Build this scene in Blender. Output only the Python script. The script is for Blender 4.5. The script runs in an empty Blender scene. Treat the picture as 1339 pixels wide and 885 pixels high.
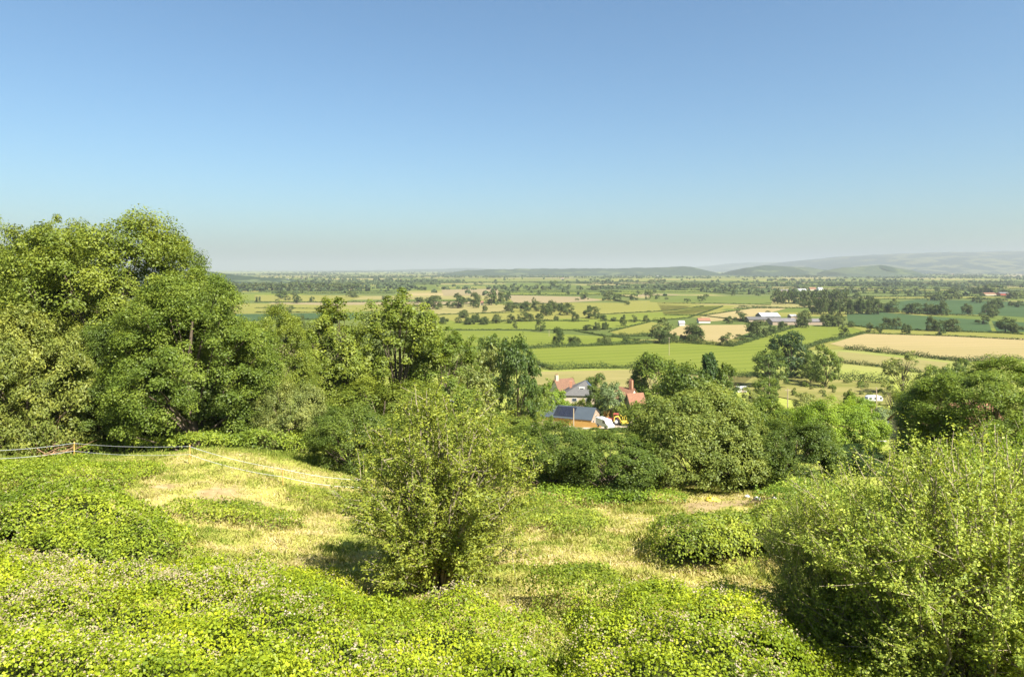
import bpy, bmesh, math
import numpy as np
from mathutils import Vector, Matrix

R = math.radians
SC = bpy.context.scene
COL = SC.collection
F, U0, HZ = 893.0, 669.5, 352.0          # focal length and horizon of the photograph, in its pixels

# ------------------------------------------------------------------ helpers: terrain
PY = np.array([-120, -40, 0, 6, 12, 18, 25, 35, 45, 55, 80, 120, 170, 240, 300, 400, 600, 1000, 2000, 60000], float)
PZ = np.array([3.0, -2.2, -4.8, -6.6, -8.7, -9.9, -11.0, -12.4, -13.7, -15.6, -20.5, -29.5, -38.8, -47, -50, -53, -56, -58.5, -60, -60], float)


def sstep(a, b, x):
    t = np.clip((np.asarray(x, float) - a) / (b - a), 0, 1)
    return t * t * (3 - 2 * t)


def _hash(ix, iy, s):
    h = (ix.astype(np.int64) * 374761393 + iy.astype(np.int64) * 668265263 + s * 974634777) & 0x7fffffff
    h = ((h ^ (h >> 13)) * 1274126177) & 0x7fffffff
    return ((h ^ (h >> 16)) & 0xffff) / 65535.0


def vnoise(x, y, s=0):
    x = np.asarray(x, float); y = np.asarray(y, float)
    ix = np.floor(x); iy = np.floor(y); fx = x - ix; fy = y - iy
    fx = fx * fx * (3 - 2 * fx); fy = fy * fy * (3 - 2 * fy)
    a = _hash(ix, iy, s); b = _hash(ix + 1, iy, s); c = _hash(ix, iy + 1, s); d = _hash(ix + 1, iy + 1, s)
    return (a * (1 - fx) + b * fx) * (1 - fy) + (c * (1 - fx) + d * fx) * fy


def fbm(x, y, s=0, o=3):
    t = 0; a = .5; k = 1.0; n = 0
    for i in range(o):
        t = t + a * vnoise(np.asarray(x) * k, np.asarray(y) * k, s + i); n += a; a *= .5; k *= 2.03
    return t / n


def prof(y):
    return np.interp(y, PY, PZ)


def tz(x, y):
    x = np.asarray(x, float); y = np.asarray(y, float)
    near = sstep(-30, 5, y) * (1 - sstep(60, 95, y))
    z = prof(y)
    z = z + near * (1.0 * sstep(8, 18, -x) * sstep(14, 24, y) * (1 - sstep(48, 75, y)))
    z = z + near * .7 * np.exp(-((x + 20) ** 2 + (y - 44) ** 2) / 40.0)
    z = z + near * .35 * np.exp(-((x + 15) ** 2 + (y - 40) ** 2) / 14.0)
    z = z + near * ((fbm(x / 4.0, y / 4.0, 3) - .5) * .45 + (fbm(x / .9, y / .9, 7, 2) - .5) * .12)
    return z


_YS = np.concatenate([np.arange(6, 130, .1), np.geomspace(130, 50000, 6000)])


def ground_at(u, v, ymin=6):
    """the point of the terrain that pixel (u, v) looks at"""
    ys = _YS[_YS >= ymin]
    xs = (u - U0) / F * ys
    zr = -(v - HZ) / F * ys
    f = tz(xs, ys) - zr
    k = int(np.argmax(f >= 0))
    if f[k] < 0:
        k = len(ys) - 1
    y = float(ys[k]); x = (u - U0) / F * y
    return x, y, float(tz(x, y))


def X(u, d):
    return (u - U0) / F * d


def Z(v, d):
    return -(v - HZ) / F * d


# ------------------------------------------------------------------ helpers: objects
def tag(o, label=None, cat=None, group=None, kind=None):
    if label: o['label'] = label
    if cat: o['category'] = cat
    if group: o['group'] = group
    if kind: o['kind'] = kind
    return o


def link(name, me, parent=None, color=None):
    o = bpy.data.objects.new(name, me)
    COL.objects.link(o)
    if parent: o.parent = parent
    if color is not None: o.color = (*color, 1)
    return o


def empty(name, loc, rz=0, scale=(1, 1, 1)):
    o = bpy.data.objects.new(name, None)
    o.empty_display_size = .5
    COL.objects.link(o)
    o.location = loc; o.rotation_euler = (0, 0, rz); o.scale = scale
    return o


def np_mesh(name, V, Q, mats, mi=None, tint=None, tris=None):
    V = np.asarray(V, np.float32); Q = np.asarray(Q, np.int32).reshape(-1, 4)
    T = np.zeros((0, 3), np.int32) if tris is None else np.asarray(tris, np.int32).reshape(-1, 3)
    me = bpy.data.meshes.new(name)
    me.vertices.add(len(V)); me.vertices.foreach_set('co', V.ravel())
    nl = Q.size + T.size
    me.loops.add(nl)
    me.loops.foreach_set('vertex_index', np.concatenate([Q.ravel(), T.ravel()]).astype(np.int32))
    n = len(Q) + len(T)
    me.polygons.add(n)
    ls = np.concatenate([np.arange(len(Q)) * 4, Q.size + np.arange(len(T)) * 3]).astype(np.int32)
    me.polygons.foreach_set('loop_start', ls)
    for m in mats: me.materials.append(m)
    if mi is not None:
        me.polygons.foreach_set('material_index', np.asarray(mi, np.int32))
    if tint is not None:
        a = me.attributes.new('tint', 'FLOAT', 'FACE')
        a.data.foreach_set('value', np.asarray(tint, np.float32))
    me.update(calc_edges=True)
    me.validate()
    return me


def nrmz(a):
    return a / np.maximum(np.linalg.norm(a, axis=-1, keepdims=True), 1e-9)


def leaf_quads(pos, nrm, size, rng, asp=.6, tdir=None):
    n = len(pos)
    nrm = nrmz(nrm)
    r = rng.normal(size=(n, 3)) if tdir is None else tdir + rng.normal(size=(n, 3)) * .35
    t = nrmz(r - nrm * (r * nrm).sum(1, keepdims=True))
    b = np.cross(nrm, t)
    s = np.broadcast_to(np.asarray(size, float), (n,))[:, None]
    up = nrm * s * .1
    V = np.stack([pos - t * s * .5, pos + b * s * asp * .5 + up - t * s * .05, pos + t * s * .5, pos - b * s * asp * .5 + up - t * s * .05], 1).reshape(-1, 3)
    return V, np.arange(4 * n).reshape(n, 4)


def tube(path, rad, sides=6):
    P = np.asarray(path, float); k = len(P)
    rad = np.broadcast_to(np.asarray(rad, float), (k,))
    t = np.gradient(P, axis=0); t = nrmz(t)
    ref = np.where(np.abs(t[:, 2:3]) > .9, np.array([[1., 0, 0]]), np.array([[0, 0, 1.]]))
    a = nrmz(np.cross(t, ref)); b = np.cross(t, a)
    ang = np.arange(sides) * 2 * np.pi / sides
    V = (P[:, None] + rad[:, None, None] * (np.cos(ang)[None, :, None] * a[:, None] + np.sin(ang)[None, :, None] * b[:, None])).reshape(-1, 3)
    Q = []
    for i in range(k - 1):
        for j in range(sides):
            Q.append((i * sides + j, i * sides + (j + 1) % sides, (i + 1) * sides + (j + 1) % sides, (i + 1) * sides + j))
    return V, np.array(Q, int)


class Acc:
    def __init__(s): s.V = []; s.Q = []; s.n = 0; s.M = []; s.T = []
    def add(s, V, Q, m=0, tint=None):
        s.V.append(V); s.Q.append(np.asarray(Q) + s.n); s.n += len(V)
        s.M.append(np.full(len(Q), m)); s.T.append(np.full(len(Q), .5) if tint is None else tint)
    def mesh(s, name, mats):
        return np_mesh(name, np.concatenate(s.V), np.concatenate(s.Q), mats, np.concatenate(s.M), np.concatenate(s.T))


# ------------------------------------------------------------------ materials
def newmat(name):
    m = bpy.data.materials.new(name); m.use_nodes = True
    nt = m.node_tree; nt.nodes.clear()
    return m, nt, nt.nodes.new('ShaderNodeOutputMaterial')


def ramp(nt, stops, interp='LINEAR'):
    r = nt.nodes.new('ShaderNodeValToRGB'); r.color_ramp.interpolation = interp
    e = r.color_ramp.elements
    while len(e) < len(stops): e.new(.5)
    for k, (p, c) in enumerate(stops):
        e[k].position = p; e[k].color = (*c, 1)
    return r


def mixc(nt, a, b, fac, mode='MIX'):
    m = nt.nodes.new('ShaderNodeMix'); m.data_type = 'RGBA'; m.blend_type = mode
    for sock, val in ((m.inputs[0], fac), (m.inputs[6], a), (m.inputs[7], b)):
        if hasattr(val, 'links'): nt.links.new(val, sock)
        elif isinstance(val, (int, float)): sock.default_value = val
        else: sock.default_value = (*val, 1)
    return m.outputs[2]


def noise(nt, scale, detail=3, vec=None, rough=.55):
    n = nt.nodes.new('ShaderNodeTexNoise'); n.inputs['Scale'].default_value = scale
    n.inputs['Detail'].default_value = detail; n.inputs['Roughness'].default_value = rough
    if vec is not None: nt.links.new(vec, n.inputs['Vector'])
    return n.outputs['Fac']


def position(nt, scale=(1, 1, 1), rot=0):
    g = nt.nodes.new('ShaderNodeNewGeometry')
    mp = nt.nodes.new('ShaderNodeMapping')
    mp.inputs['Scale'].default_value = scale; mp.inputs['Rotation'].default_value = (0, 0, rot)
    nt.links.new(g.outputs['Position'], mp.inputs['Vector'])
    return mp.outputs['Vector']


def foliage_mat(name, stops, trans=.35, rough=.5, spec=.25, use_color=True):
    m, nt, out = newmat(name)
    at = nt.nodes.new('ShaderNodeAttribute'); at.attribute_name = 'tint'
    rp = ramp(nt, stops); nt.links.new(at.outputs['Fac'], rp.inputs[0])
    c = rp.outputs[0]
    if use_color:
        oi = nt.nodes.new('ShaderNodeObjectInfo')
        c = mixc(nt, c, oi.outputs['Color'], 1.0, 'MULTIPLY')
    p = nt.nodes.new('ShaderNodeBsdfPrincipled')
    p.inputs['Roughness'].default_value = rough; p.inputs['Specular IOR Level'].default_value = spec
    nt.links.new(c, p.inputs['Base Color'])
    t = nt.nodes.new('ShaderNodeBsdfTranslucent')
    c2 = mixc(nt, c, (1.25, 1.15, .45), 1.0, 'MULTIPLY')
    nt.links.new(c2, t.inputs['Color'])
    mx = nt.nodes.new('ShaderNodeMixShader'); mx.inputs[0].default_value = trans
    nt.links.new(p.outputs[0], mx.inputs[1]); nt.links.new(t.outputs[0], mx.inputs[2])
    nt.links.new(mx.outputs[0], out.inputs['Surface'])
    return m


def plain(name, c1, c2=None, scale=3.0, rough=.8, spec=.2, metal=0, bump=0.0, stretch=(1, 1, 1)):
    m, nt, out = newmat(name)
    p = nt.nodes.new('ShaderNodeBsdfPrincipled')
    p.inputs['Roughness'].default_value = rough; p.inputs['Metallic'].default_value = metal
    p.inputs['Specular IOR Level'].default_value = spec
    tc = nt.nodes.new('ShaderNodeTexCoord'); mp = nt.nodes.new('ShaderNodeMapping')
    mp.inputs['Scale'].default_value = stretch
    nt.links.new(tc.outputs['Object'], mp.inputs['Vector'])
    n = noise(nt, scale, 4, mp.outputs[0])
    rp = ramp(nt, [(.3, c1), (.7, c2 or tuple(k * .75 for k in c1))]); nt.links.new(n, rp.inputs[0])
    nt.links.new(rp.outputs[0], p.inputs['Base Color'])
    if bump:
        b = nt.nodes.new('ShaderNodeBump'); b.inputs['Strength'].default_value = bump
        nt.links.new(n, b.inputs['Height']); nt.links.new(b.outputs[0], p.inputs['Normal'])
    nt.links.new(p.outputs[0], out.inputs['Surface'])
    return m


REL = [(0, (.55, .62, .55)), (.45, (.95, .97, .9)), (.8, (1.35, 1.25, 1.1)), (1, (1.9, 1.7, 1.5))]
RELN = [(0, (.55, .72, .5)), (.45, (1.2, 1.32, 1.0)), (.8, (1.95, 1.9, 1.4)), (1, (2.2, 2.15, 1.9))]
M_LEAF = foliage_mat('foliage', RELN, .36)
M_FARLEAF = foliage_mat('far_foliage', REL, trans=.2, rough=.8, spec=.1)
M_BARK = plain('bark', (.16, .125, .085), (.08, .06, .045), 4, .9, .1, bump=.4, stretch=(3, 3, .6))
M_TWIG = plain('pale_bark', (.33, .28, .19), (.2, .16, .1), 5, .85, .15)
M_DEAD = plain('dead_wood', (.34, .22, .12), (.2, .12, .07), 5, .9, .1)
M_BRAMBLE_BODY = plain('bramble_stems', (.06, .075, .015), (.035, .04, .012), 6, .95, .05)
M_FLOWER = foliage_mat('blossom', [(0, (.22, .19, .08)), (.5, (.33, .27, .16)), (1, (.45, .37, .29))], .25, .7, .1, False)
M_GRASS = foliage_mat('grass_blades', [(0, (.14, .185, .025)), (.35, (.25, .27, .05)), (.7, (.38, .33, .12)), (1, (.47, .39, .21))], .35, .7, .1, False)


# ground
def ground_material():
    m, nt, out = newmat('ground')
    p = nt.nodes.new('ShaderNodeBsdfPrincipled'); p.inputs['Roughness'].default_value = .95
    p.inputs['Specular IOR Level'].default_value = .05
    at = nt.nodes.new('ShaderNodeAttribute'); at.attribute_name = 'cover'
    sep = nt.nodes.new('ShaderNodeSeparateColor'); nt.links.new(at.outputs['Color'], sep.inputs[0])
    pos = position(nt)
    g = ramp(nt, [(.3, (.15, .19, .03)), (.5, (.23, .25, .045)), (.72, (.32, .3, .08))])
    nt.links.new(noise(nt, .35, 6, pos, .7), g.inputs[0])
    dry = ramp(nt, [(.28, (.21, .22, .04)), (.5, (.31, .28, .07)), (.72, (.39, .32, .12))])
    nt.links.new(noise(nt, .8, 7, pos, .72), dry.inputs[0])
    soil = ramp(nt, [(.3, (.2, .14, .065)), (.55, (.3, .225, .11)), (.75, (.38, .3, .165))])
    nt.links.new(noise(nt, 1.6, 6, pos, .7), soil.inputs[0])
    farg = ramp(nt, [(.35, (.11, .14, .028)), (.5, (.16, .18, .04)), (.65, (.2, .19, .06))])
    nt.links.new(noise(nt, .006, 5, pos, .6), farg.inputs[0])
    c = mixc(nt, g.outputs[0], dry.outputs[0], sep.outputs[0])
    c = mixc(nt, c, soil.outputs[0], sep.outputs[1])
    c = mixc(nt, c, farg.outputs[0], sep.outputs[2])
    nt.links.new(c, p.inputs['Base Color'])
    b = nt.nodes.new('ShaderNodeBump'); b.inputs['Strength'].default_value = .5; b.inputs['Distance'].default_value = .08
    nt.links.new(noise(nt, 5, 5, pos, .7), b.inputs['Height']); nt.links.new(b.outputs[0], p.inputs['Normal'])
    nt.links.new(p.outputs[0], out.inputs['Surface'])
    return m


def field_mat(name, c1, c2, scale=.02, rot=0.0, stripe=0.0, period=9.0):
    m, nt, out = newmat(name)
    p = nt.nodes.new('ShaderNodeBsdfPrincipled'); p.inputs['Roughness'].default_value = .95
    p.inputs['Specular IOR Level'].default_value = .05
    pos = position(nt, (1, 1, 1), rot)
    n = noise(nt, scale, 5, position(nt, (.35, 1, 1), rot), .65)
    rp = ramp(nt, [(.38, c1), (.62, c2)]); nt.links.new(n, rp.inputs[0])
    c = rp.outputs[0]
    c = mixc(nt, c, (.8, .84, .8), noise(nt, scale * 9, 4, position(nt, (.25, 1, 1), rot), .7), 'MULTIPLY')
    if stripe:
        w = nt.nodes.new('ShaderNodeTexWave'); w.bands_direction = 'Y'
        w.inputs['Scale'].default_value = 0.314 / period; w.inputs['Distortion'].default_value = 1.2
        w.inputs['Detail'].default_value = 2; w.inputs['Detail Scale'].default_value = .6
        nt.links.new(pos, w.inputs['Vector'])
        dk = tuple(k * (1 + stripe) for k in c2)
        mm = nt.nodes.new('ShaderNodeMath'); mm.operation = 'MULTIPLY'; mm.inputs[1].default_value = .6
        nt.links.new(w.outputs['Fac'], mm.inputs[0])
        c = mixc(nt, c, dk, mm.outputs[0])
    nt.links.new(c, p.inputs['Base Color'])
    nt.links.new(p.outputs[0], out.inputs['Surface'])
    return m


FM = {
    'bright': field_mat('bright_meadow', (0.100, 0.122, 0.015), (0.126, 0.144, 0.022), .012, R(-22), .1, 15),
    'green': field_mat('green_pasture', (0.081, 0.107, 0.018), (0.107, 0.122, 0.026), .012, R(5)),
    'mid': field_mat('mid_pasture', (0.074, 0.096, 0.021), (0.096, 0.111, 0.030), .01, R(9)),
    'yellow': field_mat('yellow_meadow', (0.141, 0.141, 0.026), (0.167, 0.155, 0.037), .012, R(-4), .08, 16),
    'tan': field_mat('ripe_cereal', (0.222, 0.178, 0.074), (0.259, 0.200, 0.092), .012, R(9), .07, 13),
    'hay': field_mat('dry_hay_meadow', (0.185, 0.163, 0.056), (0.229, 0.192, 0.074), .05, R(0)),
    'dark': field_mat('maize_crop', (0.037, 0.063, 0.022), (0.044, 0.074, 0.027), .01, R(3)),
    'scrub': field_mat('rough_pasture', (0.141, 0.141, 0.033), (0.215, 0.185, 0.063), .06, R(0)),
    'pink': field_mat('bare_tilth', (0.229, 0.178, 0.096), (0.207, 0.163, 0.085), .01, R(0)),
    'lawn': field_mat('garden_lawn', (0.089, 0.126, 0.018), (0.118, 0.141, 0.026), .2, R(0)),
}


# ------------------------------------------------------------------ ground sheet
def in_ell(x, y, cx, cy, rx, ry, rot=0):
    c, s = math.cos(rot), math.sin(rot)
    dx, dy = x - cx, y - cy
    return ((dx * c + dy * s) / rx) ** 2 + ((-dx * s + dy * c) / ry) ** 2


def soil_mask(x, y):
    w = fbm(x / 1.1, y / 1.1, 21) * 1.1
    m = np.zeros_like(x)
    for u, v, rx, ry, k in ((272, 640, 2.3, 1.5, .8), (205, 637, .9, 1.5, 1), (235, 640, .8, .9, .9), (300, 655, 2.4, .7, .9), (962, 660, 3.0, 1.9, 1.7),
                            (925, 668, 1.5, .8, .9), (1000, 655, 1.4, .9, .9), (760, 640, 1.6, .5, .7), (725, 655, 1.2, .5, .6), (830, 690, 1.3, .5, .5),
                            (700, 785, 1.3, .6, .5), (235, 700, 1.4, .6, .5), (420, 690, 1.3, .5, .4), (660, 770, .9, .5, .5), (870, 672, 1.6, .6, .7)):
        cx, cy, _ = ground_at(u, v)
        e = in_ell(x, y, cx, cy, rx, ry)
        m = np.maximum(m, k * np.clip(1.25 - e, 0, 1) * sstep(.36, .6, w))
    return np.clip(m * 1.3, 0, 1)


def dry_mask(x, y):
    a = sstep(.28, .6, fbm(x / 3.2 + 9, y / 2.2, 41)) * .55 + sstep(.3, .62, fbm(x / 1.0, y / .8, 51)) * .45
    zone = sstep(16, 21, y) * (1 - sstep(41, 47, y)) * sstep(-34, -20, x) * (1 - sstep(14, 20, x))
    return np.clip(a * 1.05, 0, 1) * zone


def build_ground():
    t = np.linspace(-1, 1, 341)
    xs = 14 * np.sinh(t * np.arcsinh(60000 / 14.0))
    ys = np.unique(np.round(np.concatenate([np.arange(-120, 4, 6.0), np.arange(4, 62, .35), np.arange(62, 130, 2.5), PY[PY > 100],
                                            np.geomspace(130, 2000, 40), np.geomspace(2000, 60000, 25)]), 3))
    xs = np.unique(np.concatenate([xs, np.arange(-46, 40, .4)]))
    gx, gy = np.meshgrid(xs, ys)
    gz = tz(gx, gy)
    V = np.stack([gx, gy, gz], -1).reshape(-1, 3)
    nx, ny = len(xs), len(ys)
    i = np.arange(nx * ny).reshape(ny, nx)
    Q = np.stack([i[:-1, :-1], i[:-1, 1:], i[1:, 1:], i[1:, :-1]], -1).reshape(-1, 4)
    me = np_mesh('ground', V, Q, [ground_material()])
    x, y = V[:, 0], V[:, 1]
    a = me.attributes.new('cover', 'FLOAT_COLOR', 'POINT')
    c = np.ones((len(V), 4), np.float32)
    c[:, 0] = dry_mask(x, y); c[:, 1] = soil_mask(x, y); c[:, 2] = sstep(220, 420, y)
    a.data.foreach_set('color', c.ravel())
    me.polygons.foreach_set('use_smooth', np.ones(len(Q), bool))
    o = link('ground', me); tag(o, kind='structure')


build_ground()


def sheet(name, polys, mats, off, idx=None):
    """fields laid on the plain; cut where the slope of the ground changes so they follow it"""
    bm = bmesh.new()
    for k, poly in enumerate(polys):
        f = bm.faces.new([bm.verts.new((x, y, 0)) for x, y in poly])
        f.material_index = 0 if idx is None else idx[k]
    if len(polys) == 1:
        bmesh.ops.triangulate(bm, faces=bm.faces[:])
    for yb in PY[PY > 100][:-1]:
        bmesh.ops.bisect_plane(bm, geom=bm.verts[:] + bm.edges[:] + bm.faces[:], plane_co=(0, yb, 0), plane_no=(0, 1, 0))
    for v in bm.verts: v.co.z = float(prof(v.co.y)) + off
    bmesh.ops.recalc_face_normals(bm, faces=bm.faces[:])
    for f in bm.faces:
        if f.normal.z < 0: f.normal_flip()
    me = bpy.data.meshes.new(name); bm.to_mesh(me); bm.free()
    for m in mats: me.materials.append(m)
    return tag(link(name, me), kind='structure')


# generated patchwork of the far plain
rng = np.random.default_rng(11)
HEDGE_SEGS = []


def build_patchwork():
    ang = R(7); ca, sa = math.cos(ang), math.sin(ang)
    ys = [430.0]
    while ys[-1] < 9000: ys.append(ys[-1] + rng.uniform(70, 150) * (1 + ys[-1] / 4000))
    polys, idx = [], []
    keys = ['green', 'mid', 'yellow', 'tan', 'hay', 'bright', 'pink']
    wts = np.array([.30, .24, .20, .05, .09, .10, .02])
    def Wp(x, y): return (x * ca - (y - 430) * sa, x * sa + (y - 430) * ca + 430)
    for j in range(len(ys) - 1):
        y0, y1 = ys[j], ys[j + 1]
        hw = .95 * y1 + 250
        x = -hw
        while x < hw:
            w = rng.uniform(130, 300) * (1 + y0 / 6000)
            x1 = x + w
            s = rng.uniform(-25, 25)
            pts = [Wp(x, y0), Wp(x1, y0), Wp(x1, y1), Wp(x, y1)]
            polys.append(pts); idx.append(int(rng.choice(len(keys), p=wts / wts.sum())))
            HEDGE_SEGS.append((pts[0], pts[1])); HEDGE_SEGS.append((pts[1], pts[2]))
            x = x1
    bm = [p for p in polys]
    sheet('field_patchwork', bm, [FM[k] for k in keys], .15, idx)


build_patchwork()

TRACED = [
    ('bright', [(675, 456), (727, 453), (773, 452), (850, 448.5), (875, 447), (940, 451), (956, 453), (1008, 436), (1041, 427.5), (1100, 429), (1112, 434), (1085, 445), (1040, 460), (1000, 480), (985, 492), (905, 490), (830, 480), (720, 483), (690, 472)]),
    ('hay', [(690, 487), (830, 484), (905, 491), (985, 493), (960, 510), (824, 510), (700, 504)]),
    ('bright', [(545, 433), (676, 433), (780, 440), (835, 444), (775, 450), (680, 453), (560, 453)]),
    ('bright', [(300, 432), (540, 424), (676, 421), (813, 421), (800, 429.5), (752, 431.5), (676, 431), (560, 431), (400, 440), (300, 445)]),
    ('yellow', [(796, 434), (850, 421), (868, 424), (848, 436), (815, 440)]),
    ('tan', [(870, 436), (892, 425.5), (975, 425), (980, 435), (945, 448.5), (925, 446), (895, 441)]),
    ('yellow', [(735, 396), (800, 396), (905, 400.5), (880, 406), (800, 411), (735, 408)]),
    ('bright', [(770, 413), (880, 407.5), (918, 401), (945, 400), (915, 413), (862, 419), (785, 419)]),
    ('tan', [(915, 414), (990, 402.5), (1028, 403.5), (1008, 409), (965, 418), (925, 421)]),
    ('yellow', [(860, 397.5), (966, 400), (915, 412), (868, 411)]),
    ('green', [(850, 386), (1012, 388), (1008, 398.5), (950, 397), (850, 395)]),
    ('dark', [(1107, 410.5), (1150, 408.5), (1230, 415), (1292, 419), (1297, 434), (1155, 430), (1110, 425)]),
    ('dark', [(1150, 398), (1200, 391.5), (1310, 394), (1420, 399), (1420, 420), (1290, 412), (1245, 411), (1185, 408)]),
    ('dark', [(1297, 420), (1420, 425), (1420, 438), (1303, 433)]),
    ('yellow', [(1110, 427), (1155, 431.5), (1297, 436), (1420, 441), (1420, 447), (1300, 441), (1135, 435)]),
    ('tan', [(1085, 450), (1130, 436.5), (1240, 439.5), (1420, 446), (1420, 472), (1260, 472), (1190, 464), (1110, 456)]),
    ('hay', [(1097, 460), (1136, 464), (1195, 470), (1241, 475), (1230, 484), (1205, 487), (1160, 480), (1092, 473)]),
    ('scrub', [(955, 494), (1025, 491), (1057, 494), (1150, 500), (1170, 512), (1165, 530), (1083, 530), (1031, 522), (955, 508)]),
    ('dark', [(300, 411), (425, 409.5), (470, 410), (460, 418), (361, 419), (300, 421)]),
    ('yellow', [(300, 396), (422, 399), (470, 401), (470, 408.5), (300, 408.5)]),
    ('yellow', [(333, 386), (478, 386.5), (450, 395), (333, 394)]),
    ('green', [(473, 374), (565, 372.5), (580, 379), (478, 381.5)]),
    ('pink', [(577, 379), (650, 377.5), (655, 386), (580, 387)]),
    ('hay', [(560, 401), (640, 397), (672, 401), (660, 409), (570, 412)]),
    ('yellow', [(565, 413), (672, 406), (735, 411), (720, 420), (600, 422)]),
    ('pink', [(662, 386), (763, 388.5), (790, 393), (727, 396.5), (672, 396)]),
    ('pink', [(840, 384), (890, 385), (880, 387.5), (830, 388)]),
    ('green', [(640, 372), (700, 370), (760, 373), (740, 379), (650, 379)]),
    ('lawn', [(985, 540), (1035, 540), (1040, 556), (985, 556)]),
    ('hay', [(1020, 362.5), (1090, 362), (1080, 364.5), (1030, 365)]),
    ('pink', [(1305, 361), (1339, 358.5), (1420, 358.5), (1420, 362.5)]),
]
for key, poly in TRACED:
    sheet('field', [[ground_at(u, v, 100)[:2] for u, v in poly]], [FM[key]], .3)

# a lane and yard by the farm
M_TRACK = plain('gravel_track', (.42, .35, .25), (.32, .27, .2), .5, .95, .05)
M_ASPH = plain('tarmac', (.1, .1, .1), (.075, .075, .078), .6, .9, .1)
sheet('yard', [[(X(690, 168), 150), (X(835, 160), 148), (X(840, 185), 182), (X(700, 185), 186)]], [M_TRACK], .08)
sheet('lane', [[(X(955, 205), 203), (X(1060, 205), 199), (X(1060, 209), 205), (X(955, 209), 209)]], [M_ASPH], .2)


# ------------------------------------------------------------------ trees
def make_broad(seed, w, h, tf, n_leaf, leaf, n_clump=240, lobes=9, rc=.085, shell=.8, asp=.62, flat=.75, limbs=26, trunk_r=.022, keep=.12, sides=6, taper=0.0, stems=1):
    """crown mesh + trunk mesh of a broad-leaved tree: lobes > clumps > leaves"""
    r = np.random.default_rng(seed)
    a, c = w / 2, h * (1 - tf) / 2
    C0 = np.array([0, 0, h * tf + c])
    L = [(C0, np.array([a, a, c]) * .8)]
    for k in range(lobes):
        ph = 2 * np.pi * (k * .618 + r.uniform(0, .15)); ct = np.clip(-.55 + 1.5 * ((k * 5) % lobes + .5) / lobes + r.uniform(-.12, .12), -.6, .97)
        d = np.array([math.cos(ph) * math.sqrt(1 - ct * ct), math.sin(ph) * math.sqrt(1 - ct * ct), ct])
        s = r.uniform(.32, .46)
        L.append((C0 + d * np.array([a, a, c]) * (1.0 - s * .9), np.array([a, a, min(c, a * 1.1)]) * s))
    cl = []
    while len(cl) < n_clump:
        k = r.integers(0, len(L)); cen, rad = L[k]
        d = r.normal(size=3); d /= np.linalg.norm(d)
        if d[2] < -.55: continue
        p = cen + d * rad * r.uniform(shell, 1.06)
        deep = min((np.linalg.norm((p - q) / s) for i, (q, s) in enumerate(L) if i != k), default=9)
        if deep < .8 and r.random() > keep: continue
        if p[2] < h * tf * .55: continue
        cl.append(p)
    cl = np.array(cl)
    n = n_leaf // n_clump
    rcs = rc * w * r.uniform(.55, 1.35, n_clump)
    ctint = r.uniform(0, 1, n_clump)
    ci = np.repeat(np.arange(n_clump), n)
    d = nrmz(r.normal(size=(len(ci), 3)))
    d[:, 2] = np.where(d[:, 2] < -.3, -d[:, 2], d[:, 2])
    pos = cl[ci] + d * (rcs[ci] * r.random(len(ci)) ** .45)[:, None] * np.array([1, 1, flat])
    out = nrmz((pos - C0) / np.array([a, a, c]))
    nr = d * .6 + out * .5 + np.array([0, 0, .35]) + r.normal(size=d.shape) * .5
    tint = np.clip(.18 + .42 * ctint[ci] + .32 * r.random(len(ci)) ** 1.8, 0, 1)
    # fit to the wanted box
    lo = np.percentile(pos, .3, 0); hi = np.percentile(pos, 99.7, 0)
    sc = np.array([w / (hi[0] - lo[0]), w / (hi[1] - lo[1]), (h - h * tf * .6) / (hi[2] - lo[2])])
    mid = np.array([(hi[0] + lo[0]) / 2, (hi[1] + lo[1]) / 2, hi[2]])
    def fit(p): return (p - mid) * sc + np.array([0, 0, h])
    pos = fit(pos); clf = fit(cl)
    if taper:
        for q in (pos, clf): q[:, :2] *= (1.15 - taper * np.clip(q[:, 2:3] / h, 0, 1.05) ** 1.3)
    V, Q = leaf_quads(pos, nr, leaf * r.choice([.55, .8, 1.0, 1.25, 1.5], len(pos), p=[.25, .25, .25, .17, .08]), r, asp)
    wood = Acc()
    for s in range(stems):
        off = np.array([0, 0, 0]) if stems == 1 else np.array([r.uniform(-.1, .1) * w, r.uniform(-.06, .06) * w, 0])
        tops = np.array([0, 0, h * (tf + (1 - tf) * .72)]) + off * 2.2
        tt = np.linspace(0, 1, 9)[:, None]
        path = off * .35 + np.array([0, 0, -.6]) * (1 - tt) + (tops - off * .35) * tt + np.stack([np.sin(tt[:, 0] * 5 + seed + s) * .02 * w, np.cos(tt[:, 0] * 4 + s) * .02 * w, tt[:, 0] * 0], 1)
        r0 = trunk_r * h / math.sqrt(stems)
        wood.add(*tube(path, np.linspace(r0 * 1.25, r0 * .25, 9), sides + 1))
        for k in r.choice(n_clump, min(limbs, n_clump), replace=False):
            q = clf[k]; f = np.clip((q[2] / h - .15) * r.uniform(.45, .9), .12, .9)
            st = path[int(f * 8)]
            mid_ = st * .45 + q * .55 + np.array([0, 0, .06 * h]) * r.uniform(-.3, 1)
            t2 = np.linspace(0, 1, 6)[:, None]
            pth = st * (1 - t2) ** 2 + 2 * mid_ * t2 * (1 - t2) + q * t2 ** 2
            wood.add(*tube(pth, np.linspace(r0 * .42 * (1 - f * .5), r0 * .07, 6), max(4, sides - 1)))
    return (V, Q, tint), wood


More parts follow.
